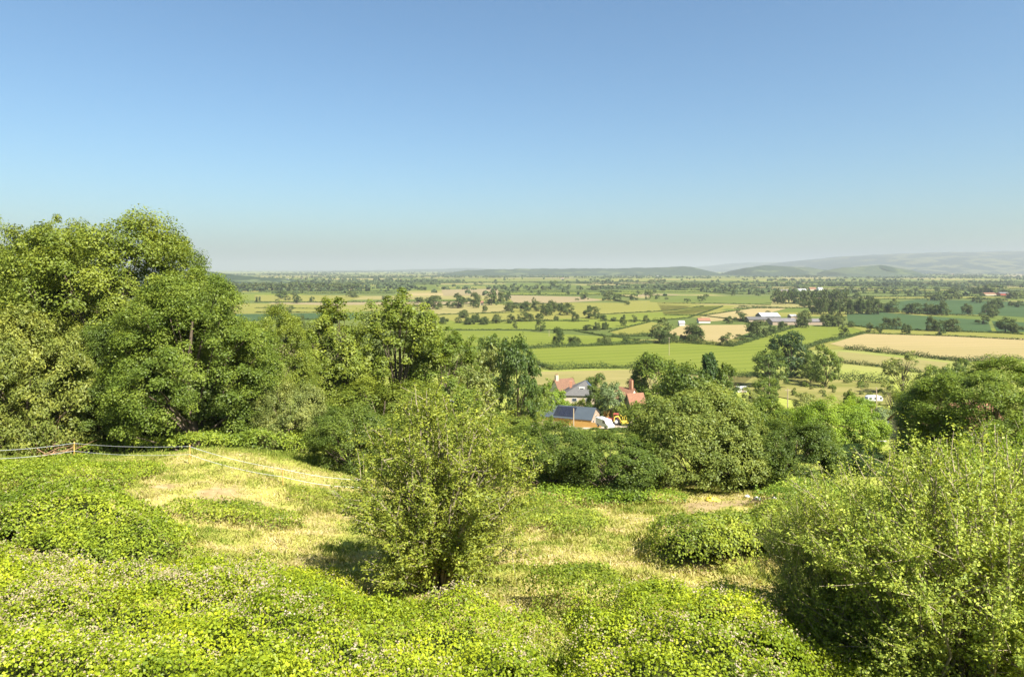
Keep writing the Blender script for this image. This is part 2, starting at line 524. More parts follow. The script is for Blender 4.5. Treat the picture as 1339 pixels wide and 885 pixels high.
def make_shoots(seed, w, h, n_main, n_side, per, leaf, upright=.6, skirt=True, asp=.55, base_w=.12, silver=0.0):
    """many-stemmed shrub: stems fan out of the base, side shoots carry the leaves"""
    r = np.random.default_rng(seed)
    wood = Acc(); P, N, T, TD = [], [], [], []
    for k in range(n_main):
        ph = 2 * np.pi * (k * .618) + r.uniform(-.3, .3)
        low = k % 3 == 2 and skirt                          # low skirt stems hide the base
        q = math.sqrt((k + .5) / n_main) if not low else r.uniform(.45, 1.0)
        ang = q * R(78) * (1.05 - upright * .35)
        hor = w / 2 * q * r.uniform(.8, 1.05)
        top = h * (math.cos(ang * .95) * r.uniform(.88, 1.05))
        top = max(top, h * .16)
        if low: top = h * r.uniform(.08, .42)
        b = np.array([math.cos(ph), math.sin(ph), 0])
        p0 = b * base_w * w * q * .5 + np.array([0, 0, -.3]); p2 = b * hor + np.array([0, 0, top])
        p1 = b * hor * (.55 if q < .8 else .45) + np.array([0, 0, top * ((.62 if q < .6 else .75) if not low else 1.15)])
        tt = np.linspace(0, 1, 8)[:, None]
        path = p0 * (1 - tt) ** 2 + 2 * p1 * tt * (1 - tt) + p2 * tt ** 2
        path[1:-1] += r.normal(size=(6, 3)) * .012 * w
        r0 = .011 * h * (1.2 - .5 * q)
        wood.add(*tube(path[:7], np.linspace(r0, r0 * .2, 7), 5))
        for s in range(n_side):
            f = r.uniform(.12, 1.0) ** .8; i = f * 7; j = min(int(i), 6); st = path[j] + (path[j + 1] - path[j]) * (i - j)
            dirn = nrmz(path[j + 1] - path[j])
            d2 = nrmz(dirn * .6 + b * .25 * q + np.array([0, 0, upright * .9]) + r.normal(size=3) * .55)
            ln = w * r.uniform(.08, .2) * (1.1 - .3 * f)
            en = st + d2 * ln
            if s % 3 == 0:
                wood.add(*tube(np.stack([st, (st + en) / 2 + r.normal(size=3) * .02 * ln, en]), [r0 * .22, r0 * .15, r0 * .06], 4))
            g = r.uniform(.1, 1.05, per)[:, None]
            rad = nrmz(r.normal(size=(per, 3)))
            pos = st + (en - st) * g + rad * leaf * r.uniform(.4, 2.0, per)[:, None]
            P.append(pos); N.append(rad * .7 + np.array([0, 0, .55]) + b * .3 * q + r.normal(size=(per, 3)) * .35)
            TD.append(np.broadcast_to(d2, (per, 3)) * .7 + rad * .6)
            ct = r.uniform(0, 1)
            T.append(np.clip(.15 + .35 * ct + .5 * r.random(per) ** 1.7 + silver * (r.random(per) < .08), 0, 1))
    P = np.concatenate(P); N = np.concatenate(N); T = np.concatenate(T); TD = np.concatenate(TD)
    ok = P[:, 2] > .03 * h
    P, N, T, TD = P[ok], N[ok], T[ok], TD[ok]
    V, Q = leaf_quads(P, N, leaf * r.choice([.5, .75, 1.0, 1.3, 1.6], len(P), p=[.25, .25, .25, .17, .08]), r, asp, TD)
    return (V, Q, T), wood


class Proto:
    def __init__(s, name, data, w, h, bark=None, leafmat=None):
        (V, Q, t), wood = data
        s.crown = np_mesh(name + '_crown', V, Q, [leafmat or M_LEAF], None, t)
        s.trunk = wood.mesh(name + '_trunk', [bark or M_BARK])
        s.w, s.h = w, h


P_ASH = [Proto('ash', make_broad(k, 15, 17, .08, 170000, .175, 560, 16, .066), 15, 17) for k in (3, 8, 15)]
P_OPEN = Proto('open_ash', make_broad(21, 9, 16, .18, 34000, .24, 230, 12, .08, shell=.5, limbs=34, trunk_r=.017, keep=.4, stems=2), 9, 16)
P_OPEN2 = Proto('open_ash_b', make_broad(26, 9, 16, .18, 34000, .24, 230, 12, .08, shell=.5, limbs=34, trunk_r=.015, keep=.4, stems=1), 9, 16)
P_BUSH = [Proto('thicket_shrub', make_broad(k, 7, 6, .04, 64000, .13, 280, 10, .085, limbs=30), 7, 6) for k in (31, 37)]
P_SALLOW = Proto('sallow', make_broad(44, 10, 7.3, .02, 98000, .17, 620, 16, .062, asp=.42, limbs=30, keep=.2), 10, 7.3)
P_THORN = Proto('thorn', make_shoots(52, 5.9, 6.4, 105, 26, 42, .07, .7), 5.9, 6.4, M_TWIG)
P_WILLOW = Proto('young_willow', make_shoots(61, 8.2, 6.4, 190, 27, 48, .064, .85, silver=.8, base_w=.4), 8.2, 6.4, M_TWIG)
P_MID = [Proto('midtree', make_broad(k, 9, 9, .12, 9000, .36, 120, 9, .1, limbs=18), 9, 9) for k in (71, 75, 79)]
P_PALE = Proto('loose_midtree', make_broad(83, 9, 11, .12, 5200, .36, 90, 9, .085, shell=.5, limbs=30, keep=.4), 9, 11)
P_CONE = Proto('conifer', make_broad(91, 6, 12, .04, 11000, .34, 150, 12, .12, limbs=10, taper=.5), 6, 12)
P_SHRUB = [Proto('garden_shrub', make_broad(k, 4, 3, .03, 3600, .24, 70, 7, .11, limbs=8), 4, 3) for k in (95, 97)]


def far_proto(seed, w, h, n, leaf, nc):
    (V, Q, t), wood = make_broad(seed, w, h, .1, n, leaf, nc, 9, .16, keep=.35, shell=.65, limbs=6, sides=4, trunk_r=.028)
    A = Acc(); A.add(V, Q, 0, t); A.add(np.concatenate(wood.V), np.concatenate(wood.Q), 1)
    return A.mesh('field_tree', [M_FARLEAF, M_BARK]), w, h


P_FIELD = [far_proto(k, 11, 10, 3400, .75, 64) for k in (101, 103, 107, 109)] + [far_proto(k, 9, 11, 1900, .7, 45) for k in (113, 127)]
P_FAR = [far_proto(k, 12, 9, 520, 1.6, 26) for k in (131, 137, 139, 149)]

YG = (.118, .138, .022)      # yellowish ash green
MG = (.095, .122, .02)      # mid green
DG = (.07, .095, .018)        # dark green
GG = (.155, .165, .055)        # grey green
BG = (.135, .185, .022)        # bright green
_tc = [0]


def tree(proto, u, vtop, wpx, d, color, name, label, cat='tree', group=None, rz=None, depth=1.0, dx=0):
    x = X(u, d); g = float(tz(x, d))
    h = Z(vtop, d) - g; w = wpx / F * d
    _tc[0] += 1
    rz = rz if rz is not None else _tc[0] * 2.399
    o = empty(name, (x, d, g), rz, (w / proto.w, w / proto.w * depth, h / proto.h))
    tag(o, label, cat, group)
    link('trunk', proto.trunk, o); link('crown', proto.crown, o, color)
    return o


A0, A1, A2 = P_ASH
# wood on the left
GW = 'trees of the wood beside the paddock'
tree(A2, 72, 291, 170, 67, YG, 'ash_tree', 'ash filling the dip between the two highest crowns of the wood', group=GW)
tree(A0, 0, 276, 180, 68, YG, 'ash_tree', 'tall yellow-green tree at the frame edge, highest top of the wood against the sky', group=GW)
tree(A1, 140, 284, 270, 61, YG, 'ash_tree', 'broad tall ash with a rounded crown standing highest over the fenced paddock', group=GW)
tree(A2, 236, 316, 150, 66, MG, 'ash_tree', 'ash crown sloping down towards the plain behind the rounded front tree', group=GW)
tree(A2, 252, 360, 215, 54, MG, 'ash_tree', 'dense round mid-green tree in front of the tall ash, above the middle fence post', group=GW)
tree(A0, 350, 404, 130, 60, YG, 'ash_tree', 'yellow-green tree at the open end of the wood before the pale field', group=GW)
tree(P_SALLOW, 40, 405, 190, 53, (.14, .15, .035), 'willow_tree', 'light drooping willow at the edge of the wood over the dead branches', group=GW)
tree(A1, 150, 415, 150, 56, DG, 'field_maple', 'darker green maple low in the wood behind the first fence post', group=GW)
tree(P_BUSH[0], 378, 503, 88, 53, GG, 'hawthorn_bush', 'grey-green domed hawthorn bush beneath the wood, beyond the fence', 'bush')
tree(P_BUSH[1], 455, 530, 105, 46.5, (.08, .105, .02), 'holly_bush', 'dark glossy bush at the far end of the white fence tapes', 'bush')
tree(P_BUSH[1], 290, 480, 140, 58, DG, 'field_maple', 'dark low maple filling the shade under the round tree of the wood', group=GW)
tree(P_BUSH[0], 60, 490, 120, 60, DG, 'holly_bush', 'dark undergrowth bush in the shade behind the light willow', 'bush')
# open ash group in the middle
tree(P_OPEN, 458, 392, 115, 74, YG, 'open_ash_tree', 'airy forked ash with bare trunks showing, nearer the wood of the open pair', group='open ashes on the slope')
tree(P_OPEN2, 520, 380, 120, 77, YG, 'open_ash_tree', 'tallest airy ash of the open pair with plain showing through', group='open ashes on the slope')
tree(P_OPEN2, 578, 432, 100, 80, MG, 'open_ash_tree', 'lower airy ash with a leaning limb beside the tallest open ash', group='open ashes on the slope')
tree(P_OPEN, 418, 440, 90, 72, YG, 'open_ash_tree', 'short airy ash linking the wood with the open pair', group='open ashes on the slope')
tree(P_BUSH[0], 500, 500, 150, 66, YG, 'hawthorn_bush', 'wide yellow-green bush at the foot of the open ashes', 'bush')
tree(P_BUSH[1], 395, 520, 90, 62, MG, 'hawthorn_bush', 'green bush between the wood and the foot of the open ashes', 'bush')
tree(P_MID[0], 610, 468, 80, 105, GG, 'sallow_tree', 'grey-green loose tree behind the open ashes on their downhill side', group='trees on the slope')
tree(P_MID[1], 640, 455, 70, 135, GG, 'sallow_tree', 'grey-green tree on the slope beside the dark ivy-clad tree', group='trees on the slope')
tree(P_MID[1], 676, 442, 64, 122, (.055, .08, .02), 'ivy_clad_tree', 'dark upright ivy-clad tree above the centre thorn tree', group='trees on the slope')
tree(P_MID[2], 645, 438, 60, 215, DG, 'oak_tree', 'rounded dark tree behind the dark upright ivy-clad tree', group='trees on the slope')
tree(P_PALE, 600, 452, 50, 150, GG, 'willow_tree', 'thin pale tree above the white polytunnel roof', group='trees on the slope')
# thorn in the paddock
tree(P_THORN, 576, 514, 290, 23.2, (.15, .165, .026), 'thorn_tree', 'single many-stemmed thorn tree with pale stems standing in the paddock', rz=.4)
# hedge behind the paddock
GH = 'bushes of the hedge below the paddock'
tree(P_BUSH[0], 540, 545, 130, 48, MG, 'hawthorn_bush', 'green hedge bush half hidden by the thorn tree on its wood side', 'bush', GH)
tree(P_BUSH[1], 665, 556, 125, 44, MG, 'hawthorn_bush', 'hedge bush just behind the downhill edge of the thorn tree', 'bush', GH)
tree(P_BUSH[0], 722, 556, 115, 42.5, DG, 'hawthorn_bush', 'dark green hedge bush below the slate-blue barn roof', 'bush', GH)
tree(P_BUSH[1], 800, 567, 135, 40.5, DG, 'hawthorn_bush', 'dark hedge bush below the white van', 'bush', GH)
tree(P_SALLOW, 911, 505, 192, 43.5, (.125, .145, .036), 'sallow_bush', 'largest rounded sallow of the hedge, beside the bare soil clearing', 'bush', GH)
tree(P_BUSH[0], 1040, 554, 110, 41.5, DG, 'hawthorn_bush', 'dark hedge bush behind the nettles past the bare soil', 'bush', GH)
tree(P_BUSH[1], 985, 560, 90, 43, DG, 'hawthorn_bush', 'shaded hedge bush between the large sallow and the darkest bush', 'bush', GH)
tree(P_BUSH[1], 1100, 524, 110, 58, BG, 'maple_bush', 'bright green bush in front of the telegraph poles', 'bush', GH)
tree(P_BUSH[0], 1125, 585, 70, 47, (.04, .065, .02), 'yew_bush', 'very dark low evergreen bush beside the willow saplings', 'bush', GH)
tree(P_MID[0], 1060, 540, 60, 80, GG, 'sallow_tree', 'greyish small tree behind the bright green bush', group='trees on the slope')
# right side
tree(A1, 1296, 472, 222, 46, (.10, .13, .02), 'sycamore_tree', 'dark sycamore with a wide crown hiding a brown tiled roof', rz=1.1)
tree(P_BUSH[0], 1215, 528, 70, 52, (.10, .085, .035), 'plum_tree', 'brownish leaved small tree under the edge of the sycamore', rz=.3)
tree(P_WILLOW, 1258, 594, 460, 14.6, (.195, .222, .04), 'willow_sapling', 'large leafy willow sapling with pale upright twigs in the corner of the view', group='willow saplings by the brambles', rz=.7)
tree(P_WILLOW, 1350, 578, 300, 18.5, (.15, .2, .022), 'willow_sapling', 'brighter green willow sapling cut by the frame edge', group='willow saplings by the brambles', rz=2.2)
tree(P_WILLOW, 1078, 650, 180, 16.5, (.175, .195, .045), 'willow_sapling', 'small outer willow sapling leaning over the bramble shadow', group='willow saplings by the brambles', rz=4.2)
# slope around the farm
GS = 'trees around the farm'
tree(P_MID[0], 860, 463, 76, 200, MG, 'oak_tree', 'rounded tree directly above the large sallow of the hedge', group=GS)
tree(P_CONE, 842, 462, 42, 206, DG, 'conifer_tree', 'pointed evergreen nearest the cottage with the brick chimney', group='evergreens on the slope')
tree(P_MID[1], 900, 478, 80, 118, DG, 'oak_tree', 'dark tree in the clump between two evergreens', group=GS)
tree(P_CONE, 925, 462, 48, 122, (.035, .06, .018), 'conifer_tree', 'darkest pointed evergreen at the open end of the clump', group='evergreens on the slope')
tree(P_MID[2], 945, 478, 50, 120, DG, 'oak_tree', 'small dark tree beside the darkest evergreen, facing the orchard', group=GS)
tree(P_MID[2], 890, 485, 80, 140, YG, 'oak_tree', 'light green tree rising close behind the large sallow', group=GS)
tree(P_MID[0], 781, 488, 38, 208, DG, 'oak_tree', 'dark round tree right behind the slate roofed house', group=GS)
tree(P_MID[1], 801, 501, 42, 172, (.13, .16, .085), 'willow_tree', 'silvery round willow between the slate house and the white cottage', group=GS)
tree(P_MID[2], 777, 503, 28, 180, DG, 'oak_tree', 'small dark tree in front of the slate house end', group=GS)
tree(P_MID[0], 746, 494, 18, 215, DG, 'oak_tree', 'small dark tree behind the gap of the two house roofs', group=GS)
tree(P_PALE, 722, 496, 36, 172, BG, 'birch_tree', 'thin light green tree before the brown tiled house', group=GS)
tree(P_MID[1], 700, 503, 48, 150, MG, 'oak_tree', 'green tree between the ivy-clad tree and the brown tiled house', group=GS)
tree(P_MID[2], 690, 520, 46, 130, YG, 'oak_tree', 'yellow-green tree beside the barn, uphill of its orange fence', group=GS)
for u, vt, w, d, c, lab in ((735, 520, 26, 187, BG, 'bright shrub below the brown tiled house'), (757, 523, 28, 184, YG, 'yellow-green shrub below the slate house'),
                            (775, 524, 24, 182, MG, 'shrub above the ridge of the slate-blue barn'), (812, 524, 26, 168, YG, 'pale shrub below the white cottage gable'),
                            (793, 526, 26, 180, MG, 'green shrub below the silvery willow'), (834, 524, 26, 162, BG, 'shrub beside the small tiled outbuilding'),
                            (748, 561, 40, 140, YG, 'shrub in front of the barn pole'), (722, 556, 34, 140, GG, 'grey shrub in front of the barn wall'),
                            (812, 559, 36, 136, DG, 'dark shrub in front of the yellow digger'), (852, 545, 34, 128, MG, 'shrub at the yard end beside the sallow'),
                            (780, 559, 26, 134, MG, 'shrub in front of the white van')):
    tree(P_SHRUB[int(u) % 2], u, vt, w, d, c, 'garden_shrub', lab, 'shrub', 'shrubs around the farm')
# right middle distance
GR = 'trees between the orchard and the fields'
tree(P_MID[0], 1034, 433, 62, 318, (.035, .058, .018), 'oak_tree', 'big dark oak at the corner of the bright field, darkest of its group', group=GR)
tree(P_MID[1], 1006, 459, 48, 285, DG, 'oak_tree', 'rounded tree below the big dark oak on the field side', group=GR)
tree(P_MID[2], 1080, 451, 38, 285, MG, 'oak_tree', 'ivy-clad upright tree beside the big dark oak', group=GR)
tree(P_PALE, 1180, 458, 50, 262, GG, 'willow_tree', 'pale feathery tree standing in front of the ripe fields', group=GR)
tree(P_MID[0], 1060, 462, 30, 300, MG, 'oak_tree', 'small tree filling the gap between oak and ivy-clad tree', group=GR)
tree(P_MID[1], 1225, 478, 48, 240, MG, 'oak_tree', 'green tree between the pale feathery tree and the sycamore', group=GR)
tree(P_MID[2], 1253, 470, 40, 255, DG, 'oak_tree', 'dark tree just above the sycamore crown before the ripe field', group=GR)
tree(P_PALE, 1168, 498, 42, 165, GG, 'willow_tree', 'loose greyish tree beside the white caravan', group=GR)
tree(P_PALE, 1195, 500, 50, 150, YG, 'willow_tree', 'loose yellowish tree between the caravan and the sycamore', group=GR)
tree(P_MID[0], 1152, 533, 36, 128, (.15, .18, .10), 'olive_tree', 'small silvery tree beside the nearer telegraph pole', group=GR)
tree(P_MID[1], 1125, 518, 40, 140, BG, 'maple_tree', 'yellow-green tree in front of the caravan', group=GR)
tree(P_CONE, 1110, 512, 24, 150, YG, 'conifer_tree', 'small golden conifer below the orchard', group='evergreens on the slope')
tree(P_MID[2], 1057, 516, 52, 150, GG, 'sallow_tree', 'grey-green tree below the orchard grass beside the lane', group=GR)
tree(P_MID[0], 1008, 515, 40, 175, MG, 'maple_tree', 'round green tree in front of the lane by the lawn', group=GR)
tree(P_MID[1], 1000, 494, 34, 220, MG, 'maple_tree', 'small green tree beside the white garden shed', group=GR)
tree(P_MID[2], 980, 506, 26, 190, GG, 'sallow_tree', 'grey bushy tree in front of the white garden shed', group=GR)
tree(P_MID[0], 960, 518, 40, 150, YG, 'maple_tree', 'yellow-green tree above the shoulder of the large sallow', group=GR)
tree(P_MID[1], 1030, 536, 50, 120, BG, 'maple_tree', 'bright tree below the small lawn', group=GR)
tree(P_MID[0], 1240, 510, 70, 130, DG, 'oak_tree', 'dark tree showing between the sycamore and the loose yellowish tree', group=GR)
tree(P_SHRUB[0], 1010, 489, 20, 262, DG, 'hawthorn_bush', 'dark bush at the upper corner of the orchard', 'bush', GR)
tree(P_SHRUB[1], 968, 520, 22, 168, GG, 'garden_shrub', 'grey shrub beside the parked car', 'shrub', GR)
ro = np.random.default_rng(5)
for k in range(30):
    u = ro.uniform(1030, 1150); v = ro.uniform(499, 521)
    x, y, z = ground_at(u, v, 100)
    tree(P_SHRUB[k % 2], u, v - ro.uniform(4, 8), ro.uniform(5, 10), y, ro.choice([0, 1]) and GG or MG, 'orchard_tree', 'small young fruit tree scattered over the pale orchard grass', 'tree', 'young trees in the orchard')
# filler trees on the wooded slope
rf = np.random.default_rng(77)
for k in range(46):
    d = rf.uniform(62, 150); u = rf.uniform(380, 1330)
    x = X(u, d); g = float(tz(x, d)); h = rf.uniform(3, 5.5)
    vt = HZ - (g + h) / d * F
    if 690 < u < 850 and (d > 95 or vt < 561): continue
    if 1090 < u < 1210 and (d > 85 or vt < 578): continue
    tree(P_MID[k % 3], u, vt, rf.uniform(4, 7) / d * F, d, [MG, YG, DG, GG][k % 4], 'slope_shrub', 'bushy shrub among the thick growth covering the slope below the hedge', 'bush', 'shrubs covering the slope')


# ------------------------------------------------------------------ trees of the plain
def field_tree(u, vb, vt, w, label, group, k, far=False, col=None):
    x, y, z = ground_at(u, vb, 230)
    me, pw, ph = (P_FAR if (far or y > 1100) else P_FIELD)[k % (4 if (far or y > 1100) else 6)]
    o = link('field_tree', me)
    o.location = (x, y, z)
    h = (vb - vt) / F * y; ww = w / F * y
    o.scale = (ww / pw, ww / pw, h / ph); o.rotation_euler = (0, 0, k * 2.399)
    kk = (k * .37) % 1
    c = col or (.05 + .035 * kk, .075 + .03 * kk, .02 + .012 * kk)
    o.color = (*c, 1)
    return tag(o, label, 'tree', group)


def c2(*a): return [(300 + x / 3.932, 320 + b / 3.932, 320 + t / 3.932, w / 3.932) for x, b, t, w in a]
def c3(*a): return [(600 + x / 3.932, 320 + b / 3.932, 320 + t / 3.932, w / 3.932) for x, b, t, w in a]
def c4(*a): return [(900 + x / 3.05, 310 + b / 3.05, 310 + t / 3.05, w / 3.05) for x, b, t, w in a]
def belt(x0, x1, b, t, step, f): return f(*[(x, b + (i * 7 % 5) - 2, t + (i * 5 % 9) - 4, step * 1.5) for i, x in enumerate(np.arange(x0, x1, step))])


ORD = ['first', 'second', 'third', 'fourth', 'fifth', 'sixth', 'seventh', 'eighth', 'ninth', 'tenth', 'eleventh', 'twelfth', 'thirteenth', 'fourteenth', 'fifteenth', 'sixteenth', 'seventeenth', 'eighteenth', 'nineteenth', 'twentieth']
GROUPS = [
    ('on the hedge along the top of the large bright field', c3((510, 522, 425, 62), (595, 520, 470, 75), (750, 517, 470, 80), (860, 512, 480, 55), (920, 510, 480, 60), (1030, 502, 375, 120), (1065, 512, 440, 60), (1210, 497, 405, 92), (1105, 495, 450, 40), (1150, 495, 462, 35))),
    ('around the straight hedge behind the two narrow meadows', c3((290, 432, 395, 30), (420, 447, 385, 55), (660, 442, 410, 48), (708, 442, 398, 42), (752, 437, 397, 42), (845, 420, 360, 36), (900, 400, 360, 42), (965, 396, 362, 38))),
    ('in the row of round trees behind the pale meadow strip', c3((45, 410, 375, 42), (80, 410, 360, 40), (128, 412, 370, 48), (195, 405, 357, 54), (270, 405, 355, 54), (325, 395, 345, 55), (360, 395, 350, 55), (415, 388, 350, 44), (500, 392, 365, 30), (598, 397, 345, 42), (665, 378, 322, 60), (700, 382, 318, 62), (745, 392, 360, 42), (795, 394, 372, 34))),
    ('in the dark clump in the middle of the plain', c3((270, 342, 295, 76), (340, 345, 290, 66), (385, 335, 270, 40), (410, 342, 290, 62), (450, 366, 300, 62), (480, 350, 285, 56), (520, 340, 300, 50), (555, 362, 300, 82))),
    ('in the group before the pink bare field', c3((0, 322, 248, 74), (85, 318, 245, 58), (165, 312, 230, 62), (215, 302, 240, 42), (250, 292, 240, 34), (135, 345, 310, 30), (25, 377, 335, 48))),
    ('scattered on the tan and green strips of the plain centre', c3((645, 282, 243, 42), (770, 267, 235, 62), (762, 288, 255, 50), (815, 292, 250, 44), (865, 310, 285, 26), (900, 287, 250, 42), (975, 282, 230, 38), (1020, 280, 253, 26), (608, 287, 275, 22), (925, 252, 237, 26), (440, 234, 212, 26), (305, 240, 212, 20), (490, 222, 185, 54), (530, 228, 202, 30), (1068, 282, 268, 18))),
    ('in the far row under the flat hill', c3((1110, 217, 188, 44), (1160, 226, 190, 60), (1215, 222, 195, 52), (1250, 236, 198, 36), (1300, 222, 195, 56), (985, 200, 178, 44), (1040, 200, 175, 44))),
    ('on the boundary between the ripe field and the bright field', c4((20, 417, 350, 80), (155, 434, 380, 64), (205, 410, 388, 40), (275, 398, 330, 92), (330, 385, 352, 40), (375, 365, 335, 40))),
    ('beside the white roofed farm buildings', c4((205, 337, 293, 58), (160, 345, 315, 40), (320, 306, 293, 24), (455, 362, 292, 62), (555, 357, 300, 68), (600, 357, 305, 60), (465, 282, 248, 42), (620, 394, 352, 46))),
    ('in the front wood beside the farm', belt(495, 760, 308, 245, 22, c4)),
    ('in the back wood beyond the farm', belt(345, 632, 266, 212, 22, c4)),
    ('in the copse between the dark crops', c4((895, 307, 262, 66), (870, 306, 285, 36), (955, 307, 264, 56), (1010, 312, 262, 68), (815, 302, 248, 62), (790, 300, 275, 40), (770, 282, 262, 34), (985, 310, 270, 50))),
    ('along the winding ditch in the dark crop', c4((1228, 286, 245, 52), (1205, 302, 265, 46), (1215, 322, 285, 46), (1175, 348, 302, 56), (1185, 305, 270, 30))),
    ('on the light strip behind the ripe field', c4((1265, 380, 320, 78), (1310, 382, 345, 52), (1000, 392, 330, 50), (1055, 378, 325, 62), (1025, 378, 335, 50), (970, 376, 315, 46), (795, 364, 320, 38), (830, 364, 320, 42), (725, 382, 340, 38), (765, 382, 345, 32), (870, 387, 345, 38), (650, 360, 335, 32))),
    ('behind the dark crops before the long red barn', c4((965, 254, 225, 38), (1010, 252, 215, 62), (1050, 250, 207, 34), (1165, 254, 240, 38), (1180, 228, 190, 80), (1222, 222, 190, 72), (1150, 224, 200, 46), (1310, 247, 215, 52), (1285, 246, 222, 30))),
    ('on the yellow meadows beyond the open end of the wood', c2((225, 350, 310, 58), (265, 348, 305, 34), (310, 348, 312, 42), (350, 302, 257, 48), (265, 278, 235, 62), (247, 302, 280, 24), (425, 292, 265, 28), (300, 428, 370, 52), (365, 452, 360, 54), (500, 318, 285, 48), (625, 270, 240, 54))),
    ('between the tallest open ash and the pink bare field', c2((985, 332, 270, 82), (1050, 332, 260, 92), (1175, 327, 250, 78), (1125, 322, 290, 34), (1200, 378, 335, 52), (1050, 408, 365, 66), (1100, 408, 370, 56), (1180, 404, 372, 44), (1230, 412, 370, 50), (1265, 400, 355, 50), (1310, 410, 372, 54))),
    ('in the long plantation beyond the yellow meadows', belt(10, 680, 236, 196, 36, c2)),
]
kk = 0
for phrase, lst in GROUPS:
    for i, (u, vb, vt, w) in enumerate(sorted(lst)):
        field_tree(u, vb, vt, w, f'{ORD[i]} tree from the left {phrase}', 'trees ' + phrase, kk); kk += 1
rp = np.random.default_rng(9)
N_SCATTER = 295 - kk
for i in range(N_SCATTER):
    d = rp.uniform(900, 2600); u = rp.uniform(330, 1339) if i % 3 else rp.uniform(900, 1339)
    vb = HZ + 60 / d * F
    hgt = rp.uniform(7, 14)
    field_tree(u, vb, vb - hgt / d * F, rp.uniform(8, 17) / d * F, 'small dark tree among those scattered singly over the hazy far plain', 'lone trees of the far plain', kk + i)


# woods, tree belts and hedge trees too far to tell apart: one mass
def far_mass():
    r = np.random.default_rng(17)
    P, S = [], []
    # belts
    for k in range(110):
        d = 1700 * (14000 / 1700.0) ** r.random()
        x0 = r.uniform(-.8, .85) * d; ln = r.uniform(120, 700) * (1 + d / 9000); a = r.normal() * .25
        n = int(ln / r.uniform(7, 14))
        n = min(n, 60)
        t = r.random(n); wdt = r.choice([6, 10, 40]) * (1 + d / 8000)
        P.append(np.stack([x0 + (t - .5) * ln * math.cos(a), d + (t - .5) * ln * math.sin(a) + r.normal(size=n) * wdt, np.full(n, -60.0)], 1))
        S.append(r.uniform(4, 10, n) * (1 + d / 12000))
    n = 650
    d = 1500 * (9000 / 1500.0) ** r.random(n)
    P.append(np.stack([r.uniform(-.8, .85, n) * d, d, np.full(n, -60.0)], 1)); S.append(r.uniform(5, 12, n))
    # dense far woods
    for (u0, u1, dd, hh, n) in ((470, 700, 5200, 10, 40), (780, 930, 4500, 10, 40), (1050, 1339, 4400, 10, 40), (340, 900, 8500, 13, 120), (900, 1339, 6800, 12, 100), (300, 1339, 13000, 18, 260)):
        uu = r.uniform(u0, u1, n); d = dd * r.uniform(.93, 1.1, n)
        P.append(np.stack([X(uu, d), d, np.full(n, -60.0)], 1)); S.append(hh * r.uniform(.7, 1.25, n))
    P = np.concatenate(P); S = np.concatenate(S)
    m = 9
    N = len(P); ci = np.repeat(np.arange(N), m)
    q = nrmz(r.normal(size=(N * m, 3))); q[:, 2] = np.abs(q[:, 2])
    s = S[ci][:, None]
    pos = P[ci] + q * s * np.array([.55, .55, .62]) + np.array([0, 0, .28]) * s
    V, Q = leaf_quads(pos, q + r.normal(size=q.shape) * .35, S[ci] * 1.0, r, .9)
    me = np_mesh('far_woodland', V, Q, [M_FARLEAF], None, np.clip(.2 + .6 * r.random(len(Q)), 0, 1))
    o = link('far_woodland', me, None, (.06, .085, .034))
    tag(o, 'dark woods and tree belts merging into bands across the far hazy plain', 'woodland', kind='stuff')


far_mass()


# ------------------------------------------------------------------ hedges
def hedge_mesh(pts, h, w, leaf, dens, r):
    P = np.array(pts, float)
    seg = np.linalg.norm(np.diff(P, axis=0), axis=1); cum = np.concatenate([[0], np.cumsum(seg)]); L = cum[-1]
    n = int(L * dens)
    s = r.random(n) * L
    x = np.interp(s, cum, P[:, 0]); y = np.interp(s, cum, P[:, 1])
    i = np.clip(np.searchsorted(cum, s) - 1, 0, len(seg) - 1)
    t = nrmz(np.diff(P, axis=0))[i]; nn = np.stack([-t[:, 1], t[:, 0]], 1)
    lump = np.clip(.1 + 1.75 * fbm(s / (h * 2.6), s * 0 + r.uniform(0, 99), 5, 3) ** 1.2, .25, 1.5)
    a = r.random(n) * np.pi; rad = r.random(n) ** .3
    off = np.cos(a) * rad * w / 2 * lump; zz = np.sin(a) ** .7 * rad * h * lump
    off = off + r.normal(size=n) * h * .18; zz = np.maximum(zz * r.uniform(.6, 1.12, n) + r.normal(size=n) * h * .1, .05)
    px = x + nn[:, 0] * off; py = y + nn[:, 1] * off
    pos = np.stack([px, py, prof(py) + zz], 1)
    nr = np.stack([nn[:, 0] * np.cos(a), nn[:, 1] * np.cos(a), np.sin(a)], 1) + r.normal(size=(n, 3)) * .45
    V, Q = leaf_quads(pos, nr, leaf * r.uniform(.7, 1.3, n), r, .75)
    return np_mesh('hedge', V, Q, [M_FARLEAF], None, np.clip(.15 + .6 * r.random(n), 0, 1))


